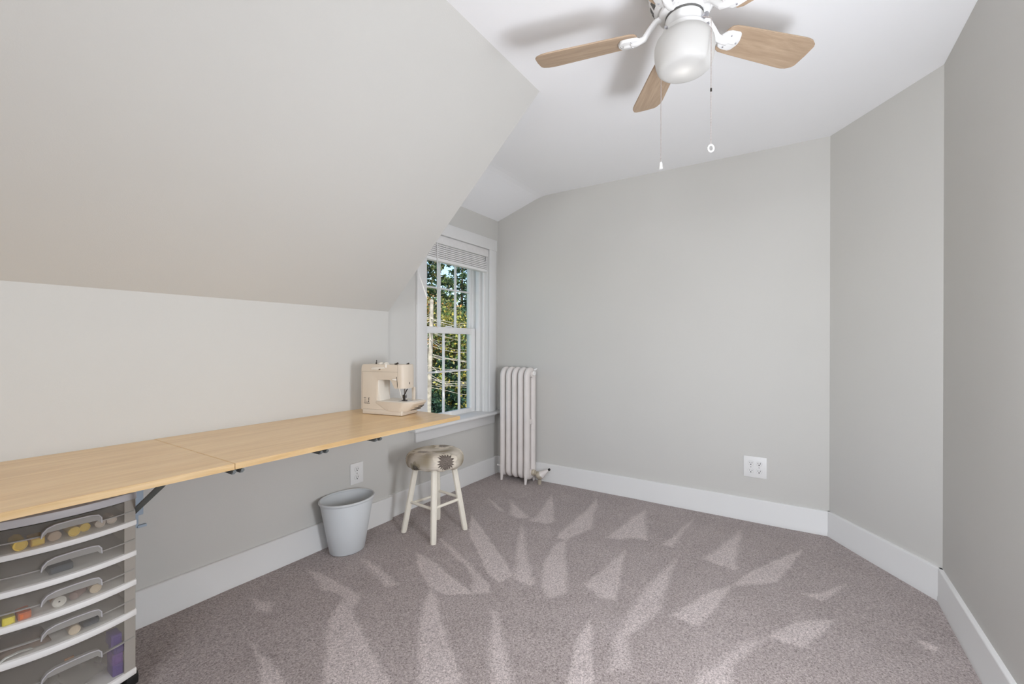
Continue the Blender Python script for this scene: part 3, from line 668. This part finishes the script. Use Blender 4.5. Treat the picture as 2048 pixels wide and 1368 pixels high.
for t0, t1, ya, yb in ((0.06, 0.16, 0.050, 0.138), (0.28, 0.36, 0.072, 0.142), (0.48, 0.55, 0.096, 0.146)):
    def vp(t, y, o): return (0.2885+0.0085*(y-0.03)/0.11+0.0385*t+o*0.74, y, 0.024+0.042*t-o*0.67)
    obj('vent', MB().hexa([vp(t0, ya, -0.002), vp(t0, yb, -0.002), vp(t1, yb, -0.002), vp(t1, ya, -0.002)], [vp(t0, ya, 0.0012), vp(t0, yb, 0.0012), vp(t1, yb, 0.0012), vp(t1, ya, 0.0012)]), BLACK, sm, M=MM)
pb = MB(); r_ = random.Random(3)
for row in range(5):
    x = 0.014
    while x < 0.052:
        w = r_.uniform(0.002, 0.007)
        if not (row < 3 and 0.030 < x < 0.041): pb.box(x, min(x+w, 0.054), -0.0006, 0.0002, 0.0890-row*0.0075, (0.0925 if row in (0, 4) else 0.0912)-row*0.0075)
        x += w+0.0015
pb.box(0.045, 0.050, -0.0007, 0.0002, 0.080, 0.088); pb.box(0.045, 0.050, -0.0007, 0.0002, 0.068, 0.076)
obj('printed_label', pb, PRINT, sm, M=MM)
# ------------------------------------------------------------------ stool
SX, SY = 2.008, 1.864
st = thing('stool', 'cream four legged stool with floral cushion seat by the window', 'stool', (SX, SY, 0))
feet = [(1.888, 2.010), (1.868, 1.748), (2.125, 1.724), (2.150, 1.972)]
tops_ = [(SX+(x-SX)*0.60, SY+(y-SY)*0.60) for x, y in feet]
ZT = 0.415
def on_leg(i, z):
    t = z/ZT; return (feet[i][0]+(tops_[i][0]-feet[i][0])*t, feet[i][1]+(tops_[i][1]-feet[i][1])*t, z)
for i in range(4):
    d = Vector((feet[i][0]-SX, feet[i][1]-SY, 0)).normalized(); e = Vector((-d.y, d.x, 0)); rs = []
    for z, w in ((0.0, 0.0155), (0.012, 0.0172), (0.20, 0.0185), (ZT+0.01, 0.0180)):
        p = Vector(on_leg(i, z)); c = 0.35
        oct_ = [(1, c), (c, 1), (-c, 1), (-1, c), (-1, -c), (-c, -1), (c, -1), (1, -c)]
        a45 = (d+e).normalized(); b45 = (e-d).normalized()
        rs.append([tuple(p+a45*(w*x)+b45*(w*y)) for x, y in oct_])
    obj('leg', MB().rings(rs), LEGW, st, smooth=True, angle=30)
for i, z in ((0, 0.185), (1, 0.190), (2, 0.200), (3, 0.170)):
    obj('stretcher', MB().tube([on_leg(i, z), on_leg((i+1) % 4, z)], 0.0085, 10), LEGW, st)
obj('seat_board', MB().lathe([(0.13, 0.402), (0.145, 0.405), (0.148, 0.418), (0.13, 0.424)], (SX, SY, 0), 32), LEGW, st)
# padded cover; its printed flowers are a colour per point
def cushion():
    N = 360; prof = [(0.02, 0.408), (0.08, 0.407), (0.125, 0.404), (0.148, 0.404), (0.162, 0.410), (0.171, 0.422), (0.1755, 0.438), (0.1755, 0.455), (0.171, 0.471), (0.161, 0.484), (0.145, 0.492), (0.12, 0.497), (0.09, 0.497), (0.06, 0.493), (0.03, 0.489), (0.004, 0.488)]
    pr = []
    for (a, b), (c, d) in zip(prof, prof[1:]):
        for k in range(6): t = k/6; pr.append((a+(c-a)*t, b+(d-b)*t))
    pr.append(prof[-1])
    V = []
    for r, z in pr:
        for i in range(N):
            a = 2*PI*i/N
            w = 1+0.010*math.sin(3*a+0.6)+0.006*math.sin(7*a)
            puck = 0.0016*math.sin(23*a)*max(0, 1-abs(z-0.408)/0.02)
            zz = z+0.0035*math.sin(2*a+1.0)*(r/0.17)-(0.004*math.sin(11*a) if z < 0.412 else 0)
            V.append((SX+r*w*math.cos(a)+puck, SY+r*w*math.sin(a), zz))
    m = len(pr); F = [(k*N+i, k*N+(i+1) % N, (k+1)*N+(i+1) % N, (k+1)*N+i) for k in range(m-1) for i in range(N)]
    F += [tuple(range(N-1, -1, -1)), tuple((m-1)*N+i for i in range(N))]
    mb = MB(); mb.v = V; mb.f = F
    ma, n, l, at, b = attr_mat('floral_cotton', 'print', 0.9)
    tc = n.new('ShaderNodeTexCoord'); nz = n.new('ShaderNodeTexNoise'); nz.inputs['Scale'].default_value = 420
    l.new(tc.outputs['Object'], nz.inputs['Vector']); bp = n.new('ShaderNodeBump'); bp.inputs['Strength'].default_value = 0.25; bp.inputs['Distance'].default_value = 0.001
    l.new(nz.outputs['Fac'], bp.inputs['Height']); l.new(bp.outputs['Normal'], b.inputs['Normal'])
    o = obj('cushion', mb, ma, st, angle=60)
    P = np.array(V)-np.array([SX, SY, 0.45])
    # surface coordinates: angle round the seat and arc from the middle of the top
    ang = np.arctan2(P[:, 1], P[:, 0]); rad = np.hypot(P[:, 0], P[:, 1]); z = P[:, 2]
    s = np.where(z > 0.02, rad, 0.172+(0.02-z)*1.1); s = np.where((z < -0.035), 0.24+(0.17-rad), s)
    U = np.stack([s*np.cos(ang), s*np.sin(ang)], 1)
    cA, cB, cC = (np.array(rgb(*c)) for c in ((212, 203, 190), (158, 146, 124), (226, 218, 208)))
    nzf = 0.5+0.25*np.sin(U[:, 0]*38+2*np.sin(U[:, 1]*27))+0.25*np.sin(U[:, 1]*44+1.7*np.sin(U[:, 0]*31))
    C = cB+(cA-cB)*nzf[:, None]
    def flower(c, R, col, core, pale, pn, Rp):
        nonlocal C
        d = U-np.array(c); r = np.hypot(d[:, 0], d[:, 1]); t = np.arctan2(d[:, 1], d[:, 0])
        pet = Rp*(0.72+0.28*np.abs(np.cos(t*pn*0.5)))
        w = np.clip((pet-r)/0.006, 0, 1)*0.75; C = C*(1-w[:, None])+np.array(pale)*w[:, None]
        tri = np.abs(((t*19/PI) % 2)-1); spike = R*(0.70+0.40*tri)+0.003*np.sin(t*5)
        w = np.clip((spike-r)/0.003, 0, 1); C = C*(1-w[:, None])+np.array(col)*w[:, None]
        ring = (0.5+0.5*np.sin(r*1000+4*np.sin(t*9)))*np.clip((R*0.74-r)/0.004, 0, 1)
        C = C*(1-0.85*ring[:, None])+np.array(core)*0.85*ring[:, None]
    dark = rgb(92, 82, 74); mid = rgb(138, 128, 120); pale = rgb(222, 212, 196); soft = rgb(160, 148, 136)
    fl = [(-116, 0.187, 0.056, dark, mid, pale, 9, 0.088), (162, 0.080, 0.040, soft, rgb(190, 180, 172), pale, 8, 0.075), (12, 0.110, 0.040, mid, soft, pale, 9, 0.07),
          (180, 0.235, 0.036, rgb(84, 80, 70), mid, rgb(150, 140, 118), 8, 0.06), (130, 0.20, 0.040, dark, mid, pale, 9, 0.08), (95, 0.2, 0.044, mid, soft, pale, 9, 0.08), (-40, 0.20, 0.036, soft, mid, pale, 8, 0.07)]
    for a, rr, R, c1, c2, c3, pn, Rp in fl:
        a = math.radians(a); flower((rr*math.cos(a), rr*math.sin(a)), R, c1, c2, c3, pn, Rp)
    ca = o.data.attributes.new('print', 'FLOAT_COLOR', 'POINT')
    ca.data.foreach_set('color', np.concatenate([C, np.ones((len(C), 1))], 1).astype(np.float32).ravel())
cushion()

# ------------------------------------------------------------------ waste bin
def bin_():
    cx, cy, hh = 1.560, 2.108, 0.293; N = 56
    def ring(ax, ay, z): return [(cx+ax*math.cos(2*PI*i/N), cy+ay*math.sin(2*PI*i/N), z) for i in range(N)]
    mb = MB(); mb.rings([ring(0.094, 0.080, 0.0), ring(0.0975, 0.0835, 0.004), ring(0.152, 0.120, hh-0.012), ring(0.150, 0.118, hh-0.008), ring(0.0985, 0.0835, 0.012), ring(0.02, 0.02, 0.010)])
    o = obj('waste_bin', mb, CANM, angle=50)
    rm = MB(); prof = [(0.149, 0.117, hh-0.010), (0.1555, 0.1235, hh-0.016), (0.1595, 0.1275, hh-0.010), (0.1595, 0.1275, hh-0.004), (0.1555, 0.1235, hh), (0.1505, 0.1185, hh-0.002)]
    rs = [ring(*p) for p in prof]; n = N
    k0 = len(rm.v); vs = [p for r in rs for p in r]; m = len(rs)
    rm.add(vs, [(k*n+i, k*n+(i+1) % n, ((k+1) % m)*n+(i+1) % n, ((k+1) % m)*n+i) for k in range(m) for i in range(n)])
    obj('rim', rm, CANM, o, angle=70)
    tag(o, 'oval pale grey plastic waste bin by the knee wall', 'waste bin')
bin_()

# ------------------------------------------------------------------ outlets
def outlet(name, label, M, w, h, xs):
    """M maps (across, out of the wall, up) to the room"""
    o = thing(name, label, 'outlet', tuple(M @ Vector((0, 0, -h/2))))
    mb = MB().prism([(-w/2, -h/2), (w/2, -h/2), (w/2, h/2), (-w/2, h/2)], 0.0, 0.007, 'y')
    obj('cover_plate', mb, PLASTICW, o, 0.003, 2, M=M)
    for x in xs:
        for z in (0.0245, -0.0245):
            pts = [(x+0.0165*math.cos(a)*1.0, z+min(0.0135, max(-0.0135, 0.0175*math.sin(a)))) for a in [2*PI*i/24 for i in range(24)]]
            f = obj('socket', MB().prism(pts, 0.0068, 0.0086, 'y'), PLASTICW, o, 0.0006, 1, M=M)
            obj('slots', MB().box(x-0.0080, x-0.0054, 0.0085, 0.0089, z-0.002, z+0.008).box(x+0.0054, x+0.0078, 0.0085, 0.0089, z-0.001, z+0.007).prism([(x+0.0034*math.cos(a), z-0.0078+0.0036*math.sin(a)) for a in [2*PI*i/10 for i in range(10)]], 0.0085, 0.0089, 'y'), SLOT, f, M=M)
            obj('socket_outline', MB().tube([(p[0], 0.0070, p[1]) for p in pts], 0.0006, 4, closed=True), mat('outlet_gap', rgb(150, 148, 144), 0.6), o, M=M)
        obj('screw', MB().prism([(x+0.0032*math.cos(a), 0.0032*math.sin(a)) for a in [2*PI*i/10 for i in range(10)]], 0.0068, 0.0078, 'y'), CHROME, o, M=M)
    return o
def basis(out, loc):
    o_ = Vector(out); z = Vector((0, 0, 1)); x = o_.cross(z)
    return Matrix(((x.x, o_.x, 0, loc[0]), (x.y, o_.y, 0, loc[1]), (x.z, o_.z, 1, loc[2]), (0, 0, 0, 1)))
outlet('wall_outlet', 'white two socket outlet under the desk on the knee wall', basis((0, -1, 0), (1.720, YK, 0.364)), 0.092, 0.126, [0.0])
outlet('wall_outlet', 'wide white four socket outlet low on the far wall', basis((-1, 0, 0), (XF, 0.230, 0.351)), 0.134, 0.135, [-0.0235, 0.0235])

# ------------------------------------------------------------------ radiator
rd = thing('radiator', 'old cream cast iron column radiator in the corner by the window', 'radiator', (3.13, 1.98, 0))
RX0, RX1 = 3.093, 3.187; RZ0, RZ1 = 0.092, 0.877
def loop(cr, y, r):
    xm = (RX0+RX1)/2; pts = []
    for i in range(13): a = PI*i/12; pts.append((xm+cr*math.cos(a), y, RZ1+cr*math.sin(a)))
    for i in range(1, 6): pts.append((xm-cr, y, RZ1-(RZ1-RZ0)*i/6))
    for i in range(13): a = PI+PI*i/12; pts.append((xm+cr*math.cos(a), y, RZ0+cr*math.sin(a)*0.75))
    for i in range(1, 6): pts.append((xm+cr, y, RZ0+(RZ1-RZ0)*i/6))
    return pts
ys = [2.098-k*0.0590 for k in range(5)]
for k, y in enumerate(ys):
    mb = MB(); mb.tube(loop(0.0465, y, 0), 0.0320, 12, ry=0.0238, closed=True, ref=None)
    mb.box(RX0+0.01, RX1-0.01, y-0.014, y+0.012, 0.485, 0.525)
    if k in (0, 4):
        for xo, sgn in ((RX0-0.018, -1), (RX1+0.018, 1)):
            prof = [(0.0, 0.012), (0.02, 0.013), (0.05, 0.017), (0.09, 0.026), (0.13, 0.030)]
            rs = []
            for z, w in prof:
                xc = xo-sgn*(0.014*(z/0.13))+sgn*0.004*(1-z/0.13)
                rs.append([(xc+w*math.cos(2*PI*i/12), y+0.8*w*math.sin(2*PI*i/12), z) for i in range(12)])
            mb.rings(rs)
    obj('section', mb, RAD, rd, angle=60)
xm = (RX0+RX1)/2
obj('hub', MB().tube([(xm, ys[0]+0.03, 0.895), (xm, ys[-1]-0.03, 0.895)], 0.024, 14), RAD, rd)
obj('hub', MB().tube([(xm, ys[0]+0.034, 0.085), (xm, ys[-1]-0.03, 0.085)], 0.024, 14), RAD, rd)
obj('end_plug', MB().tube([(xm+0.012, ys[-1]-0.026, 0.905), (xm+0.012, ys[-1]-0.041, 0.905)], 0.020, 8), RADW, rd, 0.002, 1)
obj('air_vent', MB().tube([(xm+0.024, ys[-1]-0.030, 0.930), (xm+0.030, ys[-1]-0.052, 0.944)], [0.008, 0.005], 8), RADW, rd)
obj('end_plug', MB().tube([(xm, ys[-1]-0.026, 0.086), (xm, ys[-1]-0.050, 0.086)], 0.026, 8), BRASS, rd, 0.002, 1)
obj('bleed_stub', MB().tube([(xm-0.02, ys[0]+0.026, 0.105), (xm-0.03, ys[0]+0.07, 0.108)], 0.008, 8), RADW, rd)
yv = ys[-1]-0.085
vm = MB().tube([(xm, ys[-1]-0.05, 0.086), (xm, ys[-1]-0.068, 0.084)], 0.018, 12)
vm.ball((xm+0.004, yv-0.006, 0.070), 0.034, 16, (0.95, 1.0, 0.95))
obj('valve', vm, BRASS, rd)
obj('valve_stem', MB().tube([(xm+0.006, yv-0.022, 0.078), (xm+0.012, yv-0.048, 0.098), (xm+0.016, yv-0.083, 0.124)], [0.031, 0.019, 0.009], 14), RAD, rd)
obj('valve_tip', MB().tube([(xm+0.016, yv-0.083, 0.124), (xm+0.0175, yv-0.094, 0.132)], 0.0095, 12), BLACK, rd)
obj('supply_pipe', MB().tube([(xm+0.004, yv-0.006, 0.04), (xm+0.004, yv-0.006, -0.004)], 0.015, 12), BRASS, rd)

# ------------------------------------------------------------------ ceiling fan
FX, FY = 1.535, 0.318
fan = thing('ceiling_fan', 'white ceiling fan with five maple blades and a lit glass bowl', 'ceiling fan', (FX, FY, 2.10))
obj('motor_housing', MB().lathe([(0.088, H-0.0005), (0.110, H-0.004), (0.114, H-0.030), (0.114, H-0.088), (0.108, H-0.108), (0.096, H-0.132), (0.086, H-0.142), (0.02, H-0.142)], (FX, FY, 0), 48), FANW, fan, angle=40)
def slot(r0, z0, r1, z1, a, da):
    q = [(FX+r*math.cos(t), FY+r*math.sin(t), z) for r, z, t in ((r0, z0, a-da), (r0, z0, a+da), (r1, z1, a+da), (r1, z1, a-da))]
    obj('vent_slot', MB().hexa(q, [(FX+(p[0]-FX)*0.96, FY+(p[1]-FY)*0.96, p[2]) for p in q]), FANG, fan)
for k in range(18): slot(0.1085, H-0.1095, 0.0972, H-0.1315, 2*PI*k/18, 0.10)
for k in range(22): slot(0.1148, H-0.050, 0.1148, H-0.084, 2*PI*k/22, 0.055)
obj('rotor_ring', MB().lathe([(0.03, H-0.141), (0.070, H-0.1415), (0.080, H-0.146), (0.080, H-0.158), (0.070, H-0.164), (0.03, H-0.164)], (FX, FY, 0), 40), FANW, fan, angle=40)
obj('shadow_gap', MB().lathe([(0.03, H-0.163), (0.060, H-0.1635), (0.060, H-0.170), (0.03, H-0.170)], (FX, FY, 0), 32), FANG, fan)
obj('switch_housing', MB().lathe([(0.03, H-0.169), (0.058, H-0.170), (0.060, H-0.174), (0.058, H-0.214), (0.054, H-0.222), (0.03, H-0.222)], (FX, FY, 0), 40), FANW, fan, angle=40)
obj('fitter_ring', MB().lathe([(0.05, H-0.210), (0.0695, H-0.212), (0.0715, H-0.218), (0.0695, H-0.227), (0.05, H-0.227)], (FX, FY, 0), 40), FANW, fan, angle=40)
for k in range(3):
    a = math.radians(25+120*k); c, s_ = math.cos(a), math.sin(a)
    obj('thumb_screw', MB().tube([(FX+0.068*c, FY+0.068*s_, H-0.219), (FX+0.079*c, FY+0.079*s_, H-0.219)], 0.0045, 8), CHROME, fan)
# frosted bowl
gm = bpy.data.materials.new('frosted_bowl_glass'); gm.use_nodes = True
n = gm.node_tree.nodes; l = gm.node_tree.links; pb_ = n['Principled BSDF']
pb_.inputs['Base Color'].default_value = rgb(216, 215, 213)+(1,); pb_.inputs['Roughness'].default_value = 0.35
tl = n.new('ShaderNodeBsdfTranslucent'); tl.inputs['Color'].default_value = rgb(236, 235, 233)+(1,)
tr = n.new('ShaderNodeBsdfTransparent')
m1 = n.new('ShaderNodeMixShader'); m1.inputs['Fac'].default_value = 0.45
l.new(pb_.outputs[0], m1.inputs[1]); l.new(tl.outputs[0], m1.inputs[2])
m2 = n.new('ShaderNodeMixShader'); m2.inputs['Fac'].default_value = 0.06
l.new(m1.outputs[0], m2.inputs[1]); l.new(tr.outputs[0], m2.inputs[2]); l.new(m2.outputs[0], n['Material Output'].inputs['Surface'])
gp = [(0.0690, 2.172), (0.078, 2.166), (0.088, 2.154), (0.0935, 2.138), (0.0945, 2.120), (0.0930, 2.100), (0.0895, 2.079), (0.0845, 2.064), (0.0770, 2.0565), (0.066, 2.0535), (0.03, 2.0527), (0.0002, 2.0525)]
gin = [(r*0.965, z+0.002) for r, z in reversed(gp)]
obj('glass_bowl', MB().lathe(gp+gin, (FX, FY, 0), 56, close0=False, close1=False), gm, fan, angle=60)
# blades
BT = [(0.150, 0.030), (0.157, 0.044), (0.172, 0.051), (0.215, 0.054), (0.440, 0.0635), (0.462, 0.0635), (0.480, 0.060), (0.4985, 0.050), (0.505, 0.040), (0.507, 0.0)]
outl = [(x, y) for x, y in BT]+[(x, -y) for x, y in reversed(BT[:-1])]
PITCH = math.radians(-13)
for k in range(5):
    A = math.radians(30.5+72*k)
    M = Matrix.Translation((FX, FY, 2.193)) @ Matrix.Rotation(A, 4, 'Z') @ Matrix.Rotation(PITCH, 4, 'X')
    # built lying along its own x axis, then turned, so the grain follows the blade
    bmesh_ = MB().prism(outl, -0.003, 0.003, 'z')
    o = obj('blade', bmesh_, BLADEW, fan, 0.0012, 1)
    o.data.transform(Matrix.Translation(Vector(ORIG['ceiling_fan'])))
    o.matrix_local = Matrix.Translation(-Vector(ORIG['ceiling_fan'])) @ M
    br = MB()
    pl = [(0.140, 0.016), (0.150, 0.030), (0.165, 0.035), (0.196, 0.036), (0.206, 0.030), (0.214, 0.012), (0.216, 0.0)]
    po = pl+[(x, -y) for x, y in reversed(pl[:-1])]
    br.hexa([(x, y, -0.0125) for x, y in [(0.178+(a-0.178)*0.9, b*0.88) for a, b in po]], [(x, y, -0.0033) for x, y in po])
    Mi = Matrix.Rotation(-PITCH, 4, 'X')
    pth = [(0.072, 0, 0.050), (0.090, 0, 0.044), (0.110, 0, 0.020), (0.128, 0, -0.004), (0.150, 0, -0.010), (0.172, 0, -0.011)]
    br.tube([tuple(Mi @ Vector(p)) for p in pth], [0.010, 0.0105, 0.0105, 0.0105, 0.011, 0.009], 10, ry=0.013)
    br.tube([(0.150, 0.0, -0.013), (0.196, 0.0, -0.0128)], 0.0062, 8)
    b_ = obj('blade_bracket', br, FANW, fan, 0.001, 1, angle=45)
    b_.data.transform(Matrix.Translation(Vector(ORIG['ceiling_fan'])))
    b_.matrix_local = Matrix.Translation(-Vector(ORIG['ceiling_fan'])) @ M
    for sx, sy in ((0.168, 0.022), (0.168, -0.022), (0.203, 0.0)):
        s2 = obj('screw', MB().ball((sx, sy, -0.0125), 0.0032, 8), CHROME, fan)
        s2.data.transform(Matrix.Translation(Vector(ORIG['ceiling_fan'])))
        s2.parent = b_
# pull chains
def chain(p_top, x, y, z_mid, z0, z1):
    mb = MB(); pts = [Vector(p_top), Vector((x, y, z_mid))]
    L = (pts[1]-pts[0]).length; k = int(L/0.0050)
    P_ = [pts[0].lerp(pts[1], i/k) for i in range(k)]
    z = z_mid
    while z > z0: P_.append(Vector((x, y, z))); z -= 0.0048
    for p in P_: mb.ball(tuple(p), 0.0020, 6)
    mb.tube([P_[0]]+[pts[1], Vector((x, y, z0))], 0.0007, 4)
    return mb
Rv = Vector((0.5447, -0.8387, 0)); Fv = Vector((0.8387, 0.5446, 0)); ctr = Vector((FX, FY, 0))
pR = ctr+Rv*0.050-Fv*0.088; pL = ctr-Rv*0.0470+Fv*0.087
tR = ctr+Rv*0.040-Fv*0.050; tL = ctr-Rv*0.042+Fv*0.048
c1 = obj('pull_chain', chain((tR.x, tR.y, H-0.200), pR.x, pR.y, 2.165, 1.770, 0), CHAIN, fan)
ringp = [(pR.x+0.0085*math.cos(a)*Rv.x, pR.y+0.0085*math.cos(a)*Rv.y, 1.7585+0.0105*math.sin(a)) for a in [2*PI*i/20 for i in range(20)]]
obj('pull_ring', MB().tube(ringp, 0.0026, 8, closed=True), FANW, c1)
obj('chain_link', MB().tube([(pR.x, pR.y, 1.945), (pR.x, pR.y, 1.935)], 0.0028, 8), DARKM, c1)
c2 = obj('pull_chain', chain((tL.x, tL.y, H-0.200), pL.x, pL.y, 2.165, 1.786, 0), CHAIN, fan)
obj('pull_bell', MB().lathe([(0.0025, 0.024), (0.0045, 0.021), (0.0052, 0.012), (0.0066, 0.002), (0.0066, 0.0), (0.003, 0.0)], (pL.x, pL.y, 1.764), 14), FANW, c2)
obj('chain_socket', MB().tube([(FX+Rv.x*0.045-Fv.x*0.045, FY+Rv.y*0.045-Fv.y*0.045, H-0.196), (tR.x+Rv.x*0.008-Fv.x*0.012, tR.y+Rv.y*0.008-Fv.y*0.012, H-0.200)], 0.008, 10), CHROME, fan)

# ------------------------------------------------------------------ outdoors, seen through the window from an upper floor
GZ = -3.2
gm_ = mat('lawn', rgb(92, 104, 62), 0.95, 0.25, 0.8)
g = struct('ground', MB().box(-20, 60, 3.2, 70, GZ-0.2, GZ), gm_)
def leafmat(name, cols):
    m, n, l, a, b = attr_mat(name, 'leaf', 0.6, spec=0.3)
    tl = n.new('ShaderNodeBsdfTranslucent'); l.new(a.outputs['Color'], tl.inputs['Color'])
    mx = n.new('ShaderNodeMixShader'); mx.inputs['Fac'].default_value = 0.3
    l.new(b.outputs[0], mx.inputs[1]); l.new(tl.outputs[0], mx.inputs[2]); l.new(mx.outputs[0], n['Material Output'].inputs['Surface'])
    return m
LEAF = leafmat('foliage', None)
BARKP = mat('pale_bark', rgb(176, 166, 154), 0.85, 0.42, 9, 0.6, 20)
BARKD = mat('dark_bark', rgb(92, 78, 66), 0.9, 0.25, 6, 0.6, 20)
def leaves(centers, normals_up, size, cols, seed, aspect=1.7):
    """one folded leaf card of four triangles per centre"""
    g_ = np.random.default_rng(seed); n = len(centers)
    d = g_.normal(size=(n, 3)); d[:, 2] += normals_up; d /= np.linalg.norm(d, axis=1)[:, None]
    a = np.cross(d, g_.normal(size=(n, 3))); a /= np.linalg.norm(a, axis=1)[:, None]; b = np.cross(d, a)
    s = (size*(0.6+0.8*g_.random(n)))[:, None]
    c = centers
    V = np.stack([c-a*s*aspect*0.5, c-b*s*0.5+d*s*0.12, c+a*s*aspect*0.5, c+b*s*0.5+d*s*0.12], 1).reshape(-1, 3)
    F = np.arange(4*n).reshape(n, 4); F = np.concatenate([F[:, [0, 1, 2]], F[:, [0, 2, 3]]])
    pick = np.array(cols)[g_.integers(0, len(cols), n)]*(0.75+0.5*g_.random((n, 1)))
    return V, F, np.repeat(pick, 4, 0)
def foliage(V, F, C, parent):
    me = bpy.data.meshes.new('foliage'); me.from_pydata((V-np.array(ORIG[parent.name])).tolist(), [], F.tolist())
    at = me.attributes.new('leaf', 'FLOAT_COLOR', 'POINT'); at.data.foreach_set('color', np.concatenate([C, np.ones((len(C), 1))], 1).astype(np.float32).ravel())
    me.materials.append(LEAF); o = bpy.data.objects.new('foliage', me); COL.objects.link(o); o.parent = parent; o['kind'] = 'stuff'
def trunk(parent, x, y, z1, r0, r1, bark, lean=0.0):
    pts = [(x+lean*t*t+0.06*math.sin(5*t+x), y+0.05*math.sin(4*t+y), GZ+(z1-GZ)*t) for t in [i/8 for i in range(9)]]
    obj('trunk', MB().tube(pts, [r0+(r1-r0)*i/8 for i in range(9)], 10), bark, parent)
    return pts
def broadleaf(label, x, y, top, bot, R, n, size, cols, seed, bark=BARKD):
    t = thing('tree', label, 'tree', (x, y, GZ), 'trees outside the window')
    trunk(t, x, y, top-1.0, 0.16, 0.04, bark)
    g_ = np.random.default_rng(seed); K = 26
    u = g_.normal(size=(K, 3)); u /= np.linalg.norm(u, axis=1)[:, None]
    cl = np.array([x, y, (top+bot)/2])+u*np.array([R, R, (top-bot)/2])*(0.35+0.6*g_.random((K, 1)))
    for k in range(0, K, 3):
        obj('branch', MB().tube([(x, y, max(GZ+1.0, cl[k][2]-1.2)), tuple((np.array([x, y, cl[k][2]-0.5])+cl[k])/2), tuple(cl[k])], [0.05, 0.03, 0.012], 6), bark, t)
    idx = g_.integers(0, K, n); c = cl[idx]+g_.normal(size=(n, 3))*np.array([R, R, (top-bot)/2])*0.17
    foliage(*leaves(c, 0.4, size, cols, seed+1), t)
def conifer(label, x, y, top, bot, R, n, size, cols, seed, bark=BARKD, dense=1.0):
    t = thing('conifer', label, 'tree', (x, y, GZ), 'trees outside the window')
    trunk(t, x, y, top, 0.17, 0.02, bark)
    g_ = np.random.default_rng(seed); C = []; nb_ = 64
    for k in range(nb_):
        f = (k+0.5)/nb_; z = bot+(top-bot)*f; a = k*2.399+g_.normal()*0.2; Lb = R*(1-f)**0.8*(0.75+0.4*g_.random())+0.15
        d = np.array([math.cos(a), math.sin(a), 0.0]); p0 = np.array([x, y, z])
        if k % 2 == 0:
            obj('branch', MB().tube([tuple(p0), tuple(p0+d*Lb*0.55+np.array([0, 0, -0.10*Lb])), tuple(p0+d*Lb+np.array([0, 0, -0.18*Lb]))], [0.028, 0.018, 0.006], 5), bark, t)
        m = max(4, int(n/nb_*1.9*Lb/(R*0.95+0.15)*dense)); s = g_.random(m)**0.7
        C.append(p0+d*(Lb*s)[:, None]+np.stack([g_.normal(size=m)*0.16*(1.1-s)*Lb*0.7, g_.normal(size=m)*0.16*(1.1-s)*Lb*0.7, -0.20*Lb*s+g_.normal(size=m)*0.08], 1))
    c = np.concatenate(C); foliage(*leaves(c, 0.8, size, cols, seed+1, 2.6), t)
GRN = [rgb(70, 98, 60), rgb(92, 118, 66), rgb(56, 84, 58), rgb(112, 134, 76)]
DGR = [rgb(40, 70, 58), rgb(54, 84, 64), rgb(34, 60, 54), rgb(68, 98, 70)]
YLG = [rgb(168, 166, 86), rgb(196, 180, 88), rgb(140, 150, 78), rgb(206, 186, 96)]
AUT = [rgb(188, 140, 92), rgb(214, 152, 70), rgb(160, 140, 96), rgb(134, 138, 84), rgb(206, 176, 120)]
OLV = [rgb(126, 132, 84), rgb(150, 150, 100), rgb(98, 112, 70), rgb(168, 160, 116)]
# dead pale trunk with bare level twigs, the nearest to the glass
bt_ = thing('bare_tree', 'pale barked bare tree with level twigs close to the window', 'tree', (8.45, 8.05, GZ))
trunk(bt_, 8.45, 8.05, 2.3, 0.080, 0.05, BARKP)
g_ = np.random.default_rng(5)
for k in range(64):
    z = 0.05+1.85*k/64+0.05*g_.normal(); a = g_.random()*2*PI; Lb = 1.0+1.3*g_.random()
    d = np.array([math.cos(a), math.sin(a), 0]); p = np.array([8.45, 8.05, z])
    pts = [p+d*Lb*t+np.array([0, 0, -0.10*Lb*math.sin(t*2.4)+0.03*g_.normal()]) for t in (0, .25, .5, .75, 1)]
    obj('twig', MB().tube([tuple(q) for q in pts], [0.010, 0.008, 0.006, 0.005, 0.003], 5), BARKP, bt_)
conifer('dark low conifer behind the pale bare tree, filling the lower panes', 14.2, 12.6, 0.6, GZ+0.1, 2.4, 16000, 0.085, DGR, 11)
conifer('dark conifer low at the left behind the pale trunk', 12.4, 12.4, -0.1, GZ+0.1, 2.2, 13000, 0.085, DGR, 12)
broadleaf('yellow green tree at the right of the window view', 14.9, 12.0, 3.0, -2.6, 1.35, 15000, 0.075, YLG+GRN, 21)
broadleaf('olive leafed tree in the middle of the window view', 15.6, 14.0, 2.8, -1.5, 2.1, 18000, 0.080, OLV+GRN+AUT[:2], 22)
broadleaf('autumn orange tree at the left of the window view', 14.6, 14.4, 3.2, -1.0, 1.5, 11000, 0.075, AUT+OLV, 23)
conifer('tall ragged pine rising into the sky beyond the autumn tree', 21.2, 17.4, 8.2, 0.2, 2.5, 7000, 0.10, DGR+GRN, 13, dense=0.8)
conifer('tall dark pine at the left edge of the window view', 16.9, 16.6, 8.8, 0.4, 2.6, 12000, 0.10, DGR+OLV+GRN, 14)
broadleaf('distant green tree behind the others to the right', 24.5, 19.5, 4.6, -2.8, 3.6, 11000, 0.17, GRN+OLV, 24)
broadleaf('distant green tree behind the others in the middle', 22.0, 20.5, 3.8, -2.8, 3.4, 11000, 0.17, GRN+OLV, 25)
broadleaf('distant green tree far to the left of the window view', 15.5, 22.0, 5.0, -2.8, 3.6, 10000, 0.18, GRN, 26)
